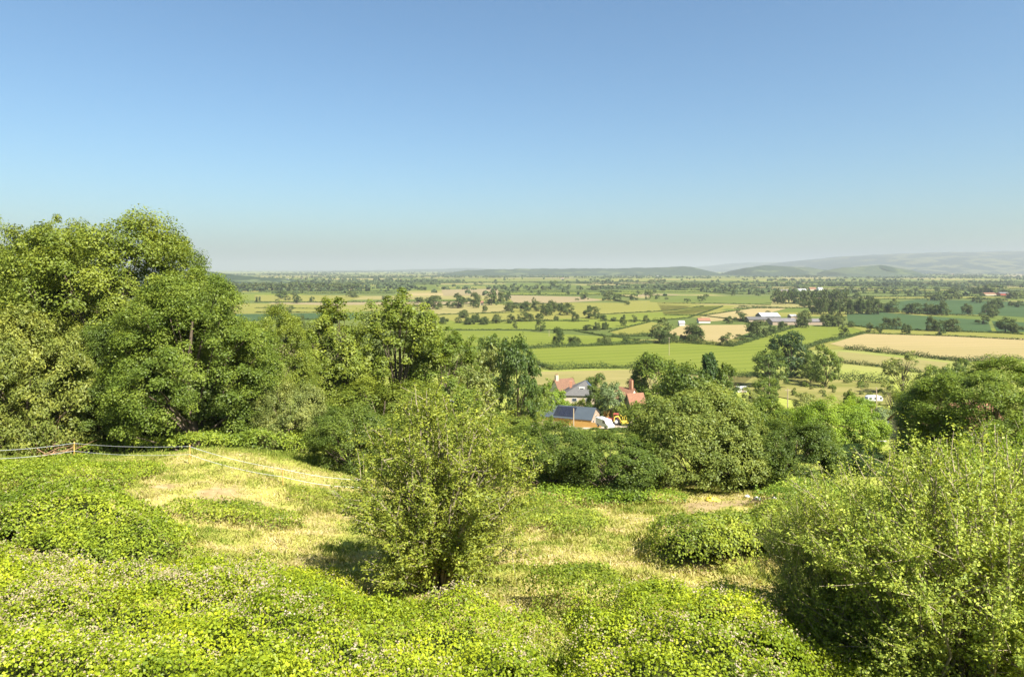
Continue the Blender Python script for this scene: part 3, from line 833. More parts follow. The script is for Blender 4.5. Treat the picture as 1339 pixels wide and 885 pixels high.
HED = [
    ([(680, 457), (727, 454.5), (773, 453), (850, 449.5), (875, 448), (940, 452), (956, 454)], 3.2, 'bushy hedge along the top of the large bright green field'),
    ([(690, 472), (720, 484), (770, 481.5), (830, 482), (905, 491), (985, 494)], 3.6, 'tall loose hedge between the bright field and the dry grass strip'),
    ([(956, 454), (985, 445), (1010, 436.5), (1041, 428)], 3.2, 'thick hedge running uphill beside the ripe field corner'),
    ([(1000, 481), (1040, 460), (1085, 446), (1130, 436.5)], 3, 'hedge along the oak side of the bright field'),
    ([(1105, 457), (1130, 459), (1190, 465.5), (1260, 473), (1339, 472)], 3.5, 'bushy hedge between the two ripe fields'),
    ([(1125, 436.5), (1240, 440), (1339, 445)], 1.5, 'low trimmed hedge along the top of the large ripe field'),
    ([(1050, 492), (1090, 496), (1130, 499), (1165, 503)], 4.5, 'dense dark hedge between the orchard and the upper dry meadow'),
    ([(1092, 474), (1160, 481), (1205, 488)], 3, 'scrubby hedge along the bottom of the smaller ripe field'),
    ([(560, 432), (676, 432), (752, 432.5), (800, 430.5)], 1.5, 'straight low hedge between the two narrow bright meadows'),
    ([(752, 433), (790, 440), (836, 445)], 1.8, 'low dark hedge slanting towards the tall field tree'),
    ([(796, 434.5), (850, 421.5)], 1.6, 'short hedge slanting up beside the yellow meadow'),
    ([(800, 441), (850, 440), (875, 446)], 3.5, 'thick dark hedge before the tall field tree'),
    ([(868, 412.5), (915, 413), (965, 419), (985, 424)], 1.6, 'thin hedge below the red roofed house'),
    ([(770, 412.5), (880, 406.5), (920, 400.5)], 1.5, 'dark hedge line crossing the yellow meadows at a slant'),
    ([(785, 420), (862, 420), (900, 416), (945, 401)], 1.5, 'hedge line below the slanting yellow meadow'),
    ([(600, 422.5), (676, 420), (770, 420)], 2.2, 'hedge under the row of round trees'),
    ([(1110, 426), (1155, 431), (1297, 435.5), (1339, 438)], 1.8, 'hedge along the bottom of the front dark crop'),
    ([(1150, 408), (1185, 409), (1245, 412), (1290, 414)], 1.2, 'grassy hedge between the two dark crops'),
    ([(920, 413), (990, 402)], 1.4, 'hedge on the top edge of the tan field before the farm'),
    ([(966, 400.5), (1028, 403)], 1.5, 'short hedge behind the white roofed farm'),
    ([(860, 397), (950, 397.5), (1008, 399)], 1.3, 'long thin hedge between green and yellow pasture beyond the farm'),
    ([(333, 409), (422, 409)], 1.6, 'dark hedge above the dark crop past the wood'),
    ([(333, 403), (422, 404)], 1.4, 'thin hedge crossing the yellow meadow past the wood'),
    ([(333, 395), (450, 396)], 1.5, 'far hedge behind the yellow meadow past the wood'),
    ([(361, 419.5), (425, 418)], 2.4, 'bushy hedge along the bottom of the dark crop past the wood'),
    ([(560, 412.5), (640, 410), (672, 409)], 1.8, 'hedge below the dry strip beside the open ashes'),
    ([(560, 400.5), (640, 397), (735, 398)], 1.6, 'hedge between the dry strip and the pink field'),
]
rh = np.random.default_rng(23)
for pts, h, lab in HED:
    W = [ground_at(u, v, 150)[:2] for u, v in pts]
    dm = np.mean([p[1] for p in W])
    o = link('field_hedge', hedge_mesh(W, h, h * 1.3, max(.5, dm / 700), 26 * (420 / dm) ** .5 * (h / 2), rh), None, (.055, .08, .022))
    tag(o, lab, 'hedge', 'hedges between the nearer fields')
cand = []
TP = [[ground_at(u, v, 100)[:2] for u, v in poly] for _, poly in TRACED]


def inside(p, poly):
    x, y = p; c = False; n = len(poly)
    for i in range(n):
        (x1, y1), (x2, y2) = poly[i], poly[i - 1]
        if (y1 > y) != (y2 > y) and x < (x2 - x1) * (y - y1) / (y2 - y1) + x1: c = not c
    return c


for a, b in HEDGE_SEGS:
    mx, my = (a[0] + b[0]) / 2, (a[1] + b[1]) / 2
    if not (520 < my < 3200) or abs(mx) > .8 * my: continue
    if mx < X(330, my): continue
    if any(inside((a[0] + (b[0] - a[0]) * t, a[1] + (b[1] - a[1]) * t), q) for q in TP for t in (.1, .5, .9)): continue
    cand.append((my, a, b))
cand.sort()
for my, a, b in cand[:230]:
    h = rh.uniform(1.6, 3.4)
    o = link('field_hedge', hedge_mesh([a, b], h, h * 1.4, max(.7, my / 650), max(3.0, 12 * (600 / my)), rh), None, (.055, .08, .024))
    tag(o, 'thin dark hedge line dividing the pastures of the distant plain', 'hedge', 'hedges of the distant plain')


# ------------------------------------------------------------------ hills on the horizon
def hill_mat(name, wood, field, scale, thr):
    m, nt, out = newmat(name)
    p = nt.nodes.new('ShaderNodeBsdfPrincipled'); p.inputs['Roughness'].default_value = 1; p.inputs['Specular IOR Level'].default_value = 0
    pos = position(nt, (1, .8, 3.0))
    rp = ramp(nt, [(thr - .03, wood), (thr + .03, field)]); nt.links.new(noise(nt, scale, 4, pos, .6), rp.inputs[0])
    nt.links.new(rp.outputs[0], p.inputs['Base Color'])
    nt.links.new(p.outputs[0], out.inputs['Surface'])
    return m


M_HILL = hill_mat('hill_woods', (.03, .045, .027), (.08, .10, .045), .004, .60)
M_RIDGE = hill_mat('ridge_woods_and_fields', (.022, .034, .03), (.085, .09, .05), .0022, .54)
M_HILLG = hill_mat('hill_pasture', (.05, .066, .042), (.068, .084, .046), .006, .5)


def hill(pts, d, depth, mat, seed):
    """a ridge whose skyline passes through the given (u, v) at distance d"""
    us = np.linspace(pts[0][0], pts[-1][0], 120)
    vs = np.interp(us, [p[0] for p in pts], [p[1] for p in pts])
    zc = np.maximum(Z(vs, d) + (fbm(us / 9.0, us * 0, seed, 4) - .5) * d * .0016, -59)
    et = np.linspace(0, 1, 120); zc = -62 + (zc + 62) * sstep(0, .13, et) * sstep(0, .13, 1 - et)
    rows = np.linspace(-1, 1, 19)
    xs = X(us, d)
    G = []
    for t in rows:
        f = (1 - abs(t) ** 1.35)
        yy = d + t * depth + (fbm(us / 30.0, us * 0 + t * 2, seed + 3) - .5) * depth * .4
        zz = -61.5 + (zc + 61.5) * np.clip(f + (fbm(us / 14.0, us * 0 + t * 3, seed + 5) - .5) * .3 * (1 - f), 0, 1)
        G.append(np.stack([xs, yy, zz], 1))
    V = np.concatenate(G); n = len(us)
    i = np.arange(len(V)).reshape(len(rows), n)
    Q = np.stack([i[:-1, :-1], i[:-1, 1:], i[1:, 1:], i[1:, :-1]], -1).reshape(-1, 4)
    me = np_mesh('hill', V, Q, [mat]); me.polygons.foreach_set('use_smooth', np.ones(len(Q), bool))
    tag(link('hill', me), kind='structure')


hill([(560, 356), (640, 352), (760, 351), (800, 351), (850, 350), (885, 348.3), (910, 349.5), (930, 353), (945, 357)], 7000, 900, M_HILL, 1)
hill([(955, 357), (975, 350), (1000, 347), (1025, 347.5), (1055, 350), (1085, 354), (1100, 357)], 6200, 700, M_HILL, 2)
hill([(1030, 357), (1040, 350), (1060, 349.5), (1085, 356)], 5900, 450, M_HILLG, 4)
hill([(1070, 357), (1100, 350), (1125, 348), (1150, 347), (1168, 350), (1180, 356)], 5400, 500, M_HILLG, 3)
hill([(1138, 357), (1143, 349), (1155, 347), (1168, 350), (1180, 356)], 5300, 420, M_HILL, 6)
hill([(960, 356), (1010, 348), (1050, 341), (1110, 335), (1180, 331.5), (1250, 330), (1339, 327.5), (1480, 327), (1700, 330)], 12500, 4200, M_RIDGE, 9)
hill([(860, 356), (930, 347), (980, 343), (1050, 343), (1120, 350), (1180, 356)], 19000, 2000, M_RIDGE, 12)
hill([(160, 358), (255, 354), (290, 357), (330, 362), (400, 367)], 3000, 350, M_HILL, 15)
hill([(330, 355.5), (450, 354), (520, 352.8), (600, 351), (680, 352), (760, 351.5), (850, 354)], 17000, 1500, M_HILL, 18)


# ------------------------------------------------------------------ brambles and low growth of the paddock
def mound_h(x, y, doms, seed):
    h = np.zeros_like(x)
    for cx, cy, rx, ry, hh, rot in doms:
        wob = 1.1 + 1.3 * (fbm(x / 1.5, y / 1.5, seed + 2) - .5) + .9 * (fbm(x / .5, y / .5, seed + 12, 2) - .5)
        e = in_ell(x, y, cx, cy, rx, ry, rot) * wob
        h = np.maximum(h, hh * np.sqrt(np.clip(1 - e ** 2.4, 0, 1)))
    return h * (.42 + .85 * fbm(x / 2.3, y / 1.9, seed, 2) + .4 * fbm(x / .55, y / .55, seed + 8, 2))


def frustum(x, y, m=1.0):
    return (np.abs(x) < .78 * y + m) & (y > 5)


ALLDOMS = []


def thicket(name, label, cat, doms, seed, leaf, dens, color, flowers=0.0, group=None, upright=0.16, fsize=.04, flower_dom=None):
    ALLDOMS.extend(doms)
    r = np.random.default_rng(seed)
    x0 = min(d[0] - d[2] for d in doms) - .5; x1 = max(d[0] + d[2] for d in doms) + .5
    y0 = min(d[1] - d[3] for d in doms) - .5; y1 = max(d[1] + d[3] for d in doms) + .5
    cx, cy = (x0 + x1) / 2, (y0 + y1) / 2
    base = np.array([cx, cy, float(tz(cx, cy))])
    # stems mass under the leaves
    st = .22
    gx, gy = np.meshgrid(np.arange(x0, x1, st), np.arange(y0, y1, st))
    hh = mound_h(gx, gy, doms, seed)
    hp = np.pad(hh, 2, mode='edge'); hs = hh.copy()      # the stems keep below every leaf around them
    for a in range(5):
        for b_ in range(5): hs = np.minimum(hs, hp[a:a + hh.shape[0], b_:b_ + hh.shape[1]])
    V = np.stack([gx, gy, tz(gx, gy) + hs * .86 - .13], -1).reshape(-1, 3)
    ny, nx = gx.shape
    i = np.arange(nx * ny).reshape(ny, nx)
    Q = np.stack([i[:-1, :-1], i[:-1, 1:], i[1:, 1:], i[1:, :-1]], -1).reshape(-1, 4)
    keep = (hs.ravel()[Q] > .15).all(1)
    root = empty(name, base); tag(root, label, cat, group)
    if name == 'bramble_thicket' and max(d[4] for d in doms) > 1.2: link('stems', np_mesh('stems', V - base, Q[keep], [M_BRAMBLE_BODY]), root)
    n = int((x1 - x0) * (y1 - y0) * dens)
    x = r.uniform(x0, x1, n); y = r.uniform(y0, y1, n)
    h = mound_h(x, y, doms, seed)
    ok = (h > .09) & frustum(x, y)
    # farther leaves can be sparser
    ok &= r.random(n) < np.clip(14.0 / y, .35, 1) if leaf < .12 else ok
    x, y, h = x[ok], y[ok], h[ok]; n = len(x)
    e = .15
    gxn = (mound_h(x + e, y, doms, seed) - mound_h(x - e, y, doms, seed)) / (2 * e)
    gyn = (mound_h(x, y + e, doms, seed) - mound_h(x, y - e, doms, seed)) / (2 * e)
    sn = nrmz(np.stack([-np.clip(gxn, -2, 2), -np.clip(gyn, -2, 2), np.ones(n)], 1))
    z = tz(x, y) + h
    pos = np.stack([x, y, z], 1) + sn * (r.normal(size=n) * .055 + .02)[:, None] + np.stack([x * 0, x * 0, upright * r.random(n) ** 2], 1)
    bunch = fbm(x / .35, y / .35, seed + 9, 2); patch = fbm(x / 1.6, y / 1.6, seed + 4)
    tint = np.clip(.02 + .5 * r.random(n) ** 1.3 + .55 * (bunch - .3) + .8 * (patch - .42), 0, 1)
    nr = sn * .9 + np.array([0, 0, .25]) + r.normal(size=(n, 3)) * .5
    V, Q = leaf_quads(pos, nr, leaf * r.uniform(.65, 1.35, n) * np.clip(y / 14.0, 1, 1.9) ** .6, r, .72)
    link('foliage', np_mesh('foliage', V - base, Q, [M_LEAF], None, tint), root, color)
    if flowers:
        fm = sstep(.44, .62, fbm(x / 1.5 + 31, y / 1.1, seed + 6)) * flowers
        if flower_dom is not None: fm = fm * flower_dom(x, y)
        k = np.nonzero(r.random(n) < fm)[0]
        # each spray: a few small pale petals tufts above the leaves
        ci = np.repeat(k, 4)
        p = pos[ci] + sn[ci] * .045 + r.normal(size=(len(ci), 3)) * .032 + np.array([0, 0, .025])
        V, Q = leaf_quads(p, np.array([0, -.3, 1.0]) + r.normal(size=p.shape) * .5, fsize * r.uniform(.6, 1.2, len(ci)), r, .9)
        ft = np.repeat(np.clip(r.normal(.45, .25, len(k)), 0, 1), 4)
        o = link('blossom', np_mesh('blossom', V - base, Q, [M_FLOWER], None, ft), root); tag(o, kind='stuff')
    return root


def dome(u, d, rx, ry, h, rot=0.0): return (X(u, d), d, rx, ry, h, rot)


BR = (.215, .238, .014)
BRY = (.21, .225, .016)
GB = 'bramble thickets in the paddock'
thicket('bramble_thicket', 'large flowering bramble bank filling the bottom of the view', 'bramble',
        [(-9.5, 12.8, 9.5, 6.6, 1.95, 0), (-15, 16, 6, 4.5, 2.1, 0), (-3, 13.2, 4.4, 4.2, 1.65, 0), (.2, 11.0, 2.5, 3.0, 1.2, 0), (-6, 8, 9, 4, 1.6, 0)], 201, .058, 950, BR, .19, GB,
        flower_dom=lambda x, y: .35 + .9 * sstep(12.5, 15.5, y) + .5 * sstep(-1.5, 1, x))
thicket('bramble_thicket', 'bramble bank partly shaded by the willow saplings', 'bramble',
        [(3.7, 14.0, 2.9, 3.4, 1.65, 0), (4.8, 16.8, 2.6, 2.2, 1.45, 0), (1.6, 9.5, 3.4, 2.6, 1.2, 0), (6.5, 12.5, 2.8, 4, .9, 0)], 211, .058, 950, BR, .07, GB)
thicket('bramble_thicket', 'bramble mound at the frame edge behind the large flowering bank', 'bramble', [dome(40, 25.5, 6.0, 3.0, 1.45), dome(130, 24, 3.0, 2.4, 1.2)], 221, .065, 930, (.165, .195, .018), .05, GB)
thicket('bramble_thicket', 'bramble mound below the first fence post', 'bramble', [dome(60, 36.5, 5.2, 3.2, 1.0), dome(150, 37, 2.6, 2.2, .6)], 231, .072, 720, (.17, .2, .02), .01, GB)
thicket('bramble_thicket', 'small low bramble patch alone on the dry grass', 'bramble', [dome(298, 31, 2.9, 1.0, .7), dome(345, 30.7, 1.3, .8, .55)], 241, .065, 930, (.16, .185, .02), .01, GB)
thicket('bramble_thicket', 'low bramble spread joining the flowering bank to the dry grass', 'bramble', [dome(270, 22.5, 2.4, 1.9, .6), dome(370, 22, 2.2, 1.5, .55), dome(420, 20.5, 1.6, 1.5, .5)], 251, .061, 930, BRY, .05, GB)
thicket('bramble_thicket', 'rounded bramble mound in front of the bare soil clearing', 'bramble', [dome(920, 26.3, 2.2, 2.2, 1.5), dome(985, 28.0, 2.7, 2.6, 1.35), dome(1050, 28.5, 2.6, 2.6, 1.15)], 261, .065, 930, (.165, .19, .026), .035, GB)
thicket('bramble_thicket', 'small bramble clump between the thorn tree and the shaded bank', 'bramble', [dome(762, 20.3, 1.4, 1.2, 1.15), dome(805, 18.6, 1.2, 1.2, 1.1)], 271, .059, 930, (.16, .185, .02), .01, GB)
thicket('nettle_patch', 'green weedy patch between the thorn tree and the hedge', 'weeds', [dome(735, 32.5, 2.0, 2.2, .45), dome(700, 34, 1.6, 2.2, .5)], 281, .065, 630, (.155, .18, .025), .0, 'weedy patches', .15)
thicket('nettle_patch', 'faint weedy patch below the last fence post', 'weeds', [dome(430, 36, 2.6, 1.8, .35)], 291, .068, 450, (.175, .19, .03), 0, 'weedy patches', .15)
thicket('nettle_patch', 'weedy bank beyond the fence under the wood', 'weeds', [dome(330, 52, 7.5, 4.5, 1.2), dome(230, 55, 5, 4, .9), dome(150, 55, 6, 4, .8)], 301, .099, 390, (.15, .18, .025), 0, 'weedy patches', .3)
thicket('nettle_patch', 'strip of weeds along the foot of the hedge', 'weeds', [dome(745, 37.3, 2.4, 1.5, .5), dome(810, 37.0, 2.0, 1.2, .45), dome(860, 37.2, 2, 1.0, .45)], 311, .076, 450, (.15, .195, .022), 0, 'weedy patches', .3)
thicket('nettle_patch', 'bright nettles past the bare soil clearing', 'weeds', [dome(1050, 36, 2.6, 2.0, .9), dome(1110, 33, 2.5, 2.5, 1.0)], 321, .076, 630, (.135, .18, .025), 0, 'weedy patches', .3)


# grass of the paddock
def build_grass():
    r = np.random.default_rng(401)
    n = 420000
    y = 15 + 36 * r.random(n) ** 1.0; x = r.uniform(-1, 1, n) * (.78 * y + 1)
    ok = (x < 20) & (r.random(n) > soil_mask(x, y) * .9)
    ok &= r.random(n) < .35 + .65 * sstep(.3, .55, fbm(x / 1.4, y / 1.2, 61))
    x, y = x[ok], y[ok]; n = len(x)
    d = dry_mask(x, y)
    z = tz(x, y)
    tint = np.clip(d * .92 + r.normal(size=n) * .12 + .04, 0, 1)
    ht = r.uniform(.035, .10, n) * (1.5 - .6 * d) * (1 + .7 * sstep(.6, .8, fbm(x / 1.1, y / 1.1, 66)))
    ring = np.zeros(n)
    for cx, cy, rx, ry, hh, rot in ALLDOMS:
        e = np.sqrt(in_ell(x, y, cx, cy, rx, ry, rot)); ring = np.maximum(ring, np.clip(1 - np.abs(e - 1.0) / .3, 0, 1))
    tus = np.clip(ring * fbm(x / .6, y / .6, 71) * 1.5 + 1.2 * sstep(.62, .74, fbm(x / .8, y / .8, 73)), 0, 1.3)
    ht = ht * (1 + 1.5 * tus * (.4 + .6 * r.random(n)))
    tint = np.clip(tint * (1 - .3 * np.clip(tus, 0, 1)) + .5 * (r.random(n) < .06), 0, 1)
    base = np.stack([x, y, z - .01], 1)
    a = r.random(n) * 2 * np.pi
    lean = np.stack([np.cos(a), np.sin(a), 0 * a], 1) * (ht * r.uniform(.3, 1.3, n))[:, None]
    b = r.random(n) * 2 * np.pi
    side = np.stack([np.cos(b), np.sin(b), 0 * b], 1) * (.014 + .022 * r.random(n))[:, None]
    up = np.array([0, 0, 1.0]) * ht[:, None]
    V = np.stack([base - side, base + side, base + lean + up + side * .5, base + lean + up - side * .5], 1).reshape(-1, 3)
    me = np_mesh('grass', V, np.arange(4 * n).reshape(n, 4), [M_GRASS], None, tint)
    tag(link('grass', me), 'short dry yellow and green grass covering the paddock', 'grass', kind='stuff')


build_grass()


# ------------------------------------------------------------------ fence
M_POST = plain('fence_post_wood', (.5, .34, .08), (.4, .26, .07), 6, .8, .2)
M_TAPE = plain('white_tape', (.6, .6, .62), (.52, .54, .6), 3, .5, .3)


def build_fence():
    posts = []
    for u, vt, vb in ((-40, 588, 612), (97, 577.5, 601), (248, 581.5, 606), (370, 611, 634.5), (480, 626, 648)):
        x, y, z = ground_at(u, vb, 20)
        posts.append((x, y, z, (vb - vt) / F * y))
    o = empty('tape_fence', posts[1][:3]); tag(o, 'temporary fence of yellow posts and white tapes across the paddock', 'fence')
    b = Vector(posts[1][:3])
    for x, y, z, h in posts:
        A = Acc(); A.add(*tube([(x - b.x, y - b.y, z - b.z - .3), (x - b.x, y - b.y, z - b.z + h)], [.05, .045], 8))
        A.add(*tube([(x - b.x, y - b.y, z - b.z + h), (x - b.x, y - b.y, z - b.z + h + .02)], [.045, .004], 8))
        link('post', A.mesh('post', [M_POST]), o)
    for f in (.93, .5):
        path = []
        for (p, q) in zip(posts[:-1], posts[1:]):
            for t in np.linspace(0, 1, 12)[:-1]:
                s = -.16 * 4 * t * (1 - t) * (1.2 - f * .4)
                path.append([p[0] + (q[0] - p[0]) * t, p[1] + (q[1] - p[1]) * t - .055, (p[2] + p[3] * f) * (1 - t) + (q[2] + q[3] * f) * t + s])
        P = np.array(path) - np.array(b)
        link('tape', (lambda A: (A.add(*tube(P, .009, 5)), A.mesh('tape', [M_TAPE]))[1])(Acc()), o)


build_fence()
# fallen dead branches at the wood edge
rd = np.random.default_rng(6)
for (u, vb, lab, n, sp) in ((55, 597, 'heap of dead brown branches under the light willow by the fence', 18, 3.2), (72, 594, 'tangle of dead reddish stems hanging in the wood edge', 8, 1.6)):
    x, y, z = ground_at(u, vb, 20); A = Acc()
    for k in range(n):
        a = rd.uniform(0, 3.14); l = rd.uniform(.8, 1.5) * sp * .6
        if sp < 2:
            p0 = np.array([rd.normal() * .5, rd.normal() * .4, -.2]); p1 = p0 + np.array([rd.normal() * .5, rd.normal() * .3, rd.uniform(1.2, 3.4)])
        else:
            p0 = np.array([rd.normal() * .7, rd.normal() * .5, .1]); p1 = p0 + np.array([math.cos(a) * l, math.sin(a) * l * .6, rd.uniform(.2, 1.0)])
        m = (p0 + p1) / 2 + rd.normal(size=3) * .2
        A.add(*tube(np.stack([p0, m, p1]), [.04, .028, .01], 5))
    o = link('dead_branches', A.mesh('dead_branches', [M_DEAD])); o.location = (x, y, z); tag(o, lab, 'branches')


# ------------------------------------------------------------------ buildings
class MB:
    def __init__(s): s.bm = bmesh.new()
    def box(s, x0, x1, y0, y1, z0, z1):
        v = [s.bm.verts.new(p) for p in ((x0, y0, z0), (x1, y0, z0), (x1, y1, z0), (x0, y1, z0), (x0, y0, z1), (x1, y0, z1), (x1, y1, z1), (x0, y1, z1))]
        for f in ((0, 3, 2, 1), (4, 5, 6, 7), (0, 1, 5, 4), (1, 2, 6, 5), (2, 3, 7, 6), (3, 0, 4, 7)): s.bm.faces.new([v[k] for k in f])
        return s
    def prism(s, prof_, a0, a1, axis='x'):
        """profile points (p, z) extruded along an axis"""
        def mk(p, z, a): return (a, p, z) if axis == 'x' else (p, a, z)
        A = [s.bm.verts.new(mk(p, z, a0)) for p, z in prof_]; B = [s.bm.verts.new(mk(p, z, a1)) for p, z in prof_]
        n = len(A)
        s.bm.faces.new(A); s.bm.faces.new(B[::-1])
        for i in range(n): s.bm.faces.new([A[i], A[(i + 1) % n], B[(i + 1) % n], B[i]])
        return s
    def poly(s, *pts):
        s.bm.faces.new([s.bm.verts.new(p) for p in pts]); return s
    def cyl(s, c, r, h, axis='z', n=14):
        M = Matrix.Translation(c) @ {'z': Matrix(), 'y': Matrix.Rotation(R(90), 4, 'X'), 'x': Matrix.Rotation(R(90), 4, 'Y')}[axis]
        bmesh.ops.create_cone(s.bm, cap_ends=True, segments=n, radius1=r, radius2=r, depth=h, matrix=M); return s
    def build(s, name, mat, parent=None, bevel=0):
        bmesh.ops.recalc_face_normals(s.bm, faces=s.bm.faces[:])
        if bevel: bmesh.ops.bevel(s.bm, geom=s.bm.edges[:], offset=bevel, segments=2, affect='EDGES', profile=.5)
        me = bpy.data.meshes.new(name); s.bm.to_mesh(me); s.bm.free(); me.materials.append(mat)
        return link(name, me, parent)


M_STONE = plain('cream_rubble_wall', (.5, .42, .3), (.4, .33, .23), 2.5, .9, .1, bump=.3)
M_RENDER = plain('white_render', (.55, .52, .46), (.46, .43, .37), 1.2, .9, .1)
M_TERRA = plain('terracotta_tiles', (.25, .125, .075), (.15, .078, .05), 2.5, .85, .1, bump=.3, stretch=(1, 1, 3))
M_BROWNT = plain('brown_clay_tiles', (.18, .10, .062), (.12, .068, .046), 2.5, .85, .1, bump=.3)
M_SLATE = plain('grey_slates', (.105, .1, .092), (.078, .074, .07), 2.5, .6, .3, bump=.2)
M_BLUEROOF = plain('blue_grey_metal_roof', (.052, .064, .074), (.044, .055, .064), .6, .45, .4)
M_PANEL = plain('solar_glass', (.012, .014, .022), (.018, .02, .03), 2, .2, .5)
M_BLUEPANEL = plain('blue_solar_glass', (.06, .09, .16), (.05, .07, .13), 2, .3, .5)
M_ORANGE = plain('orange_boards', (.43, .26, .075), (.34, .2, .06), 1.5, .8, .1, stretch=(.4, .4, 6))
M_GREYWOOD = plain('weathered_boards', (.36, .28, .2), (.25, .19, .14), 2.0, .9, .1, stretch=(6, 6, .3))
M_GLASS = plain('window_glass', (.03, .04, .05), (.05, .06, .07), 1, .1, .6)
M_WHITE = plain('white_paint', (.52, .52, .51), (.46, .46, .455), 1, .4, .4)
M_RED = plain('red_paint', (.34, .075, .045), (.27, .06, .04), 2, .5, .4)
M_YELLOW = plain('yellow_paint', (.75, .55, .06), (.65, .47, .06), 2, .5, .4)
M_TYRE = plain('tyre_rubber', (.03, .03, .03), (.04, .04, .04), 4, .9, .1)
M_BRICK = plain('red_brick', (.42, .2, .12), (.34, .16, .1), 5, .9, .1)
M_GREEN = plain('green_boards', (.1, .19, .1), (.08, .15, .08), 2, .8, .15, stretch=(6, 6, .3))
M_FELT = plain('grey_felt', (.3, .29, .28), (.22, .21, .2), 2, .9, .1)
M_CARBLUE = plain('car_paint_blue_grey', (.25, .33, .42), (.24, .31, .4), 1, .3, .5)
M_POLE = plain('creosoted_pole', (.4, .32, .22), (.28, .22, .15), 3, .9, .1, stretch=(2, 2, .3))
M_CREAMROOF = plain('white_sheet_roof', (.34, .34, .335), (.27, .27, .27), .3, .6, .3)
M_GREYROOF = plain('grey_sheet_roof', (.15, .14, .135), (.11, .1, .1), .3, .7, .2)


def gable_house(name, label, cat, loc, yaw, L, W, hw, rise, mw, mr, group=None, chimneys=(), windows=(), door=None, ov=.25, depth=4.0, gablemat=None):
    """length along x, front at -y; the ground may fall away so the walls go down `depth`"""
    o = empty(name, loc, yaw); tag(o, label, cat, group)
    MB().prism([(-W / 2, -depth), (W / 2, -depth), (W / 2, hw), (0, hw + rise), (-W / 2, hw)], -L / 2, L / 2).build('wall', mw, o)
    if gablemat:
        for a in (-L / 2 - .06, L / 2 + .003): MB().prism([(-W / 2 + .01, -depth + .5), (W / 2 - .01, -depth + .5), (W / 2 - .01, hw), (0, hw + rise - .03), (-W / 2 + .01, hw)], a, a + .057).build('gable_cladding', gablemat, o)
    sl = rise / (W / 2); t = .16
    rf = MB()
    for sgn in (-1, 1):
        e = W / 2 + ov
        rf.prism([(0, hw + rise + .02), (0, hw + rise + .02 + t), (sgn * e, hw - sl * ov + .02 + t), (sgn * e, hw - sl * ov + .02)], -L / 2 - ov, L / 2 + ov)
    roof = rf.build('roof', mr, o)
    for cx, ch, m in chimneys:
        c = MB().box(cx - .45, cx + .45, -.4, .4, hw + rise * .6, hw + rise + ch).build('chimney', m, roof)
        p = MB()
        for dx in (-.2, .2): p.cyl((cx + dx, 0, hw + rise + ch + .2), .12, .4, n=8)
        p.build('chimney_pot', M_TERRA, c)
    for (side, a, z, ww, wh) in windows:
        f = MB(); g = MB()
        if side == 'f':
            f.box(a - ww / 2, a + ww / 2, -W / 2 - .05, -W / 2 - .003, z, z + wh); g.box(a - ww / 2 + .1, a + ww / 2 - .1, -W / 2 - .075, -W / 2 - .052, z + .1, z + wh - .1)
        else:
            s = 1 if side == 'r' else -1
            xs = sorted((s * (L / 2 + .065), s * (L / 2 + .12))); xg = sorted((s * (L / 2 + .122), s * (L / 2 + .145)))
            f.box(xs[0], xs[1], a - ww / 2, a + ww / 2, z, z + wh); g.box(xg[0], xg[1], a - ww / 2 + .1, a + ww / 2 - .1, z + .1, z + wh - .1)
        fr = f.build('window', M_WHITE, o); g.build('pane', M_GLASS, fr)
    if door:
        a, dw, dh = door
        MB().box(a - dw / 2, a + dw / 2, -W / 2 - .06, -W / 2 - .003, 0, dh).build('door', M_GREYWOOD, o)
    return o, roof


# barn with solar roof
D = 168; bx = X(741, D); bz = Z(556.5, D)
yaw = R(-21)
barn, roof = gable_house('barn', 'timber barn with slate-blue metal roof and black solar panels', 'barn', (bx, D + 1, bz), yaw, 14.6, 8.4, 2.6, 2.0, M_ORANGE, M_BLUEROOF, gablemat=M_GREYWOOD,
                         windows=[('r', -2.2, .3, .9, 2.0), ('r', .3, .4, .9, 2.6), ('r', 2.4, .5, .8, 1.6)], depth=3)
sl = 2.0 / 4.2
sp = MB()
for k in range(4):
    x0 = -2.1 + k * 1.25
    y0, y1 = -.5, -4.0
    zz = lambda y: 2.6 + 2.0 + .02 + .16 + y * sl + .06
    sp.prism([(y0, zz(y0)), (y0, zz(y0) + .05), (y1, zz(y1) + .05), (y1, zz(y1))], x0, x0 + 1.2)
sp.build('solar_panel', M_PANEL, roof)
MB().box(-7.3, -.3, -4.42, -4.26, -3, 1.7).build('lower_wall', M_GREYWOOD, barn)


def board_fence(label, p, q, h, below=3):
    x0, y0, z0 = p; x1, y1, z1 = q
    o = empty('board_fence', p, math.atan2(y1 - y0, x1 - x0)); tag(o, label, 'fence', 'orange board fences around the barn')
    L = math.hypot(x1 - x0, y1 - y0); n = max(2, int(L / 2) + 1)
    f = MB()
    for k in range(int(L / .2)): f.box(k * .2, k * .2 + .185, -.02, .02, -below, h + .03 * (k % 2))
    f.build('boards', M_ORANGE, o)
    for k in range(n):
        a = k * L / (n - 1); MB().box(a - .06, a + .06, .023, .14, -below, h + .1).build('post', M_ORANGE, o)
    return o


def at(u, v, d): return (X(u, d), d, Z(v, d))
board_fence('orange board fence uphill of the barn end', at(702, 541, 175), at(715, 541, 178), 1.6)
board_fence('orange board fence behind the barn gable', at(790, 547, 171), at(800, 546.5, 173), 1.8)
board_fence('long low orange board fence in front of the barn', at(748, 557, 158), at(786, 559, 155.5), 1.2)

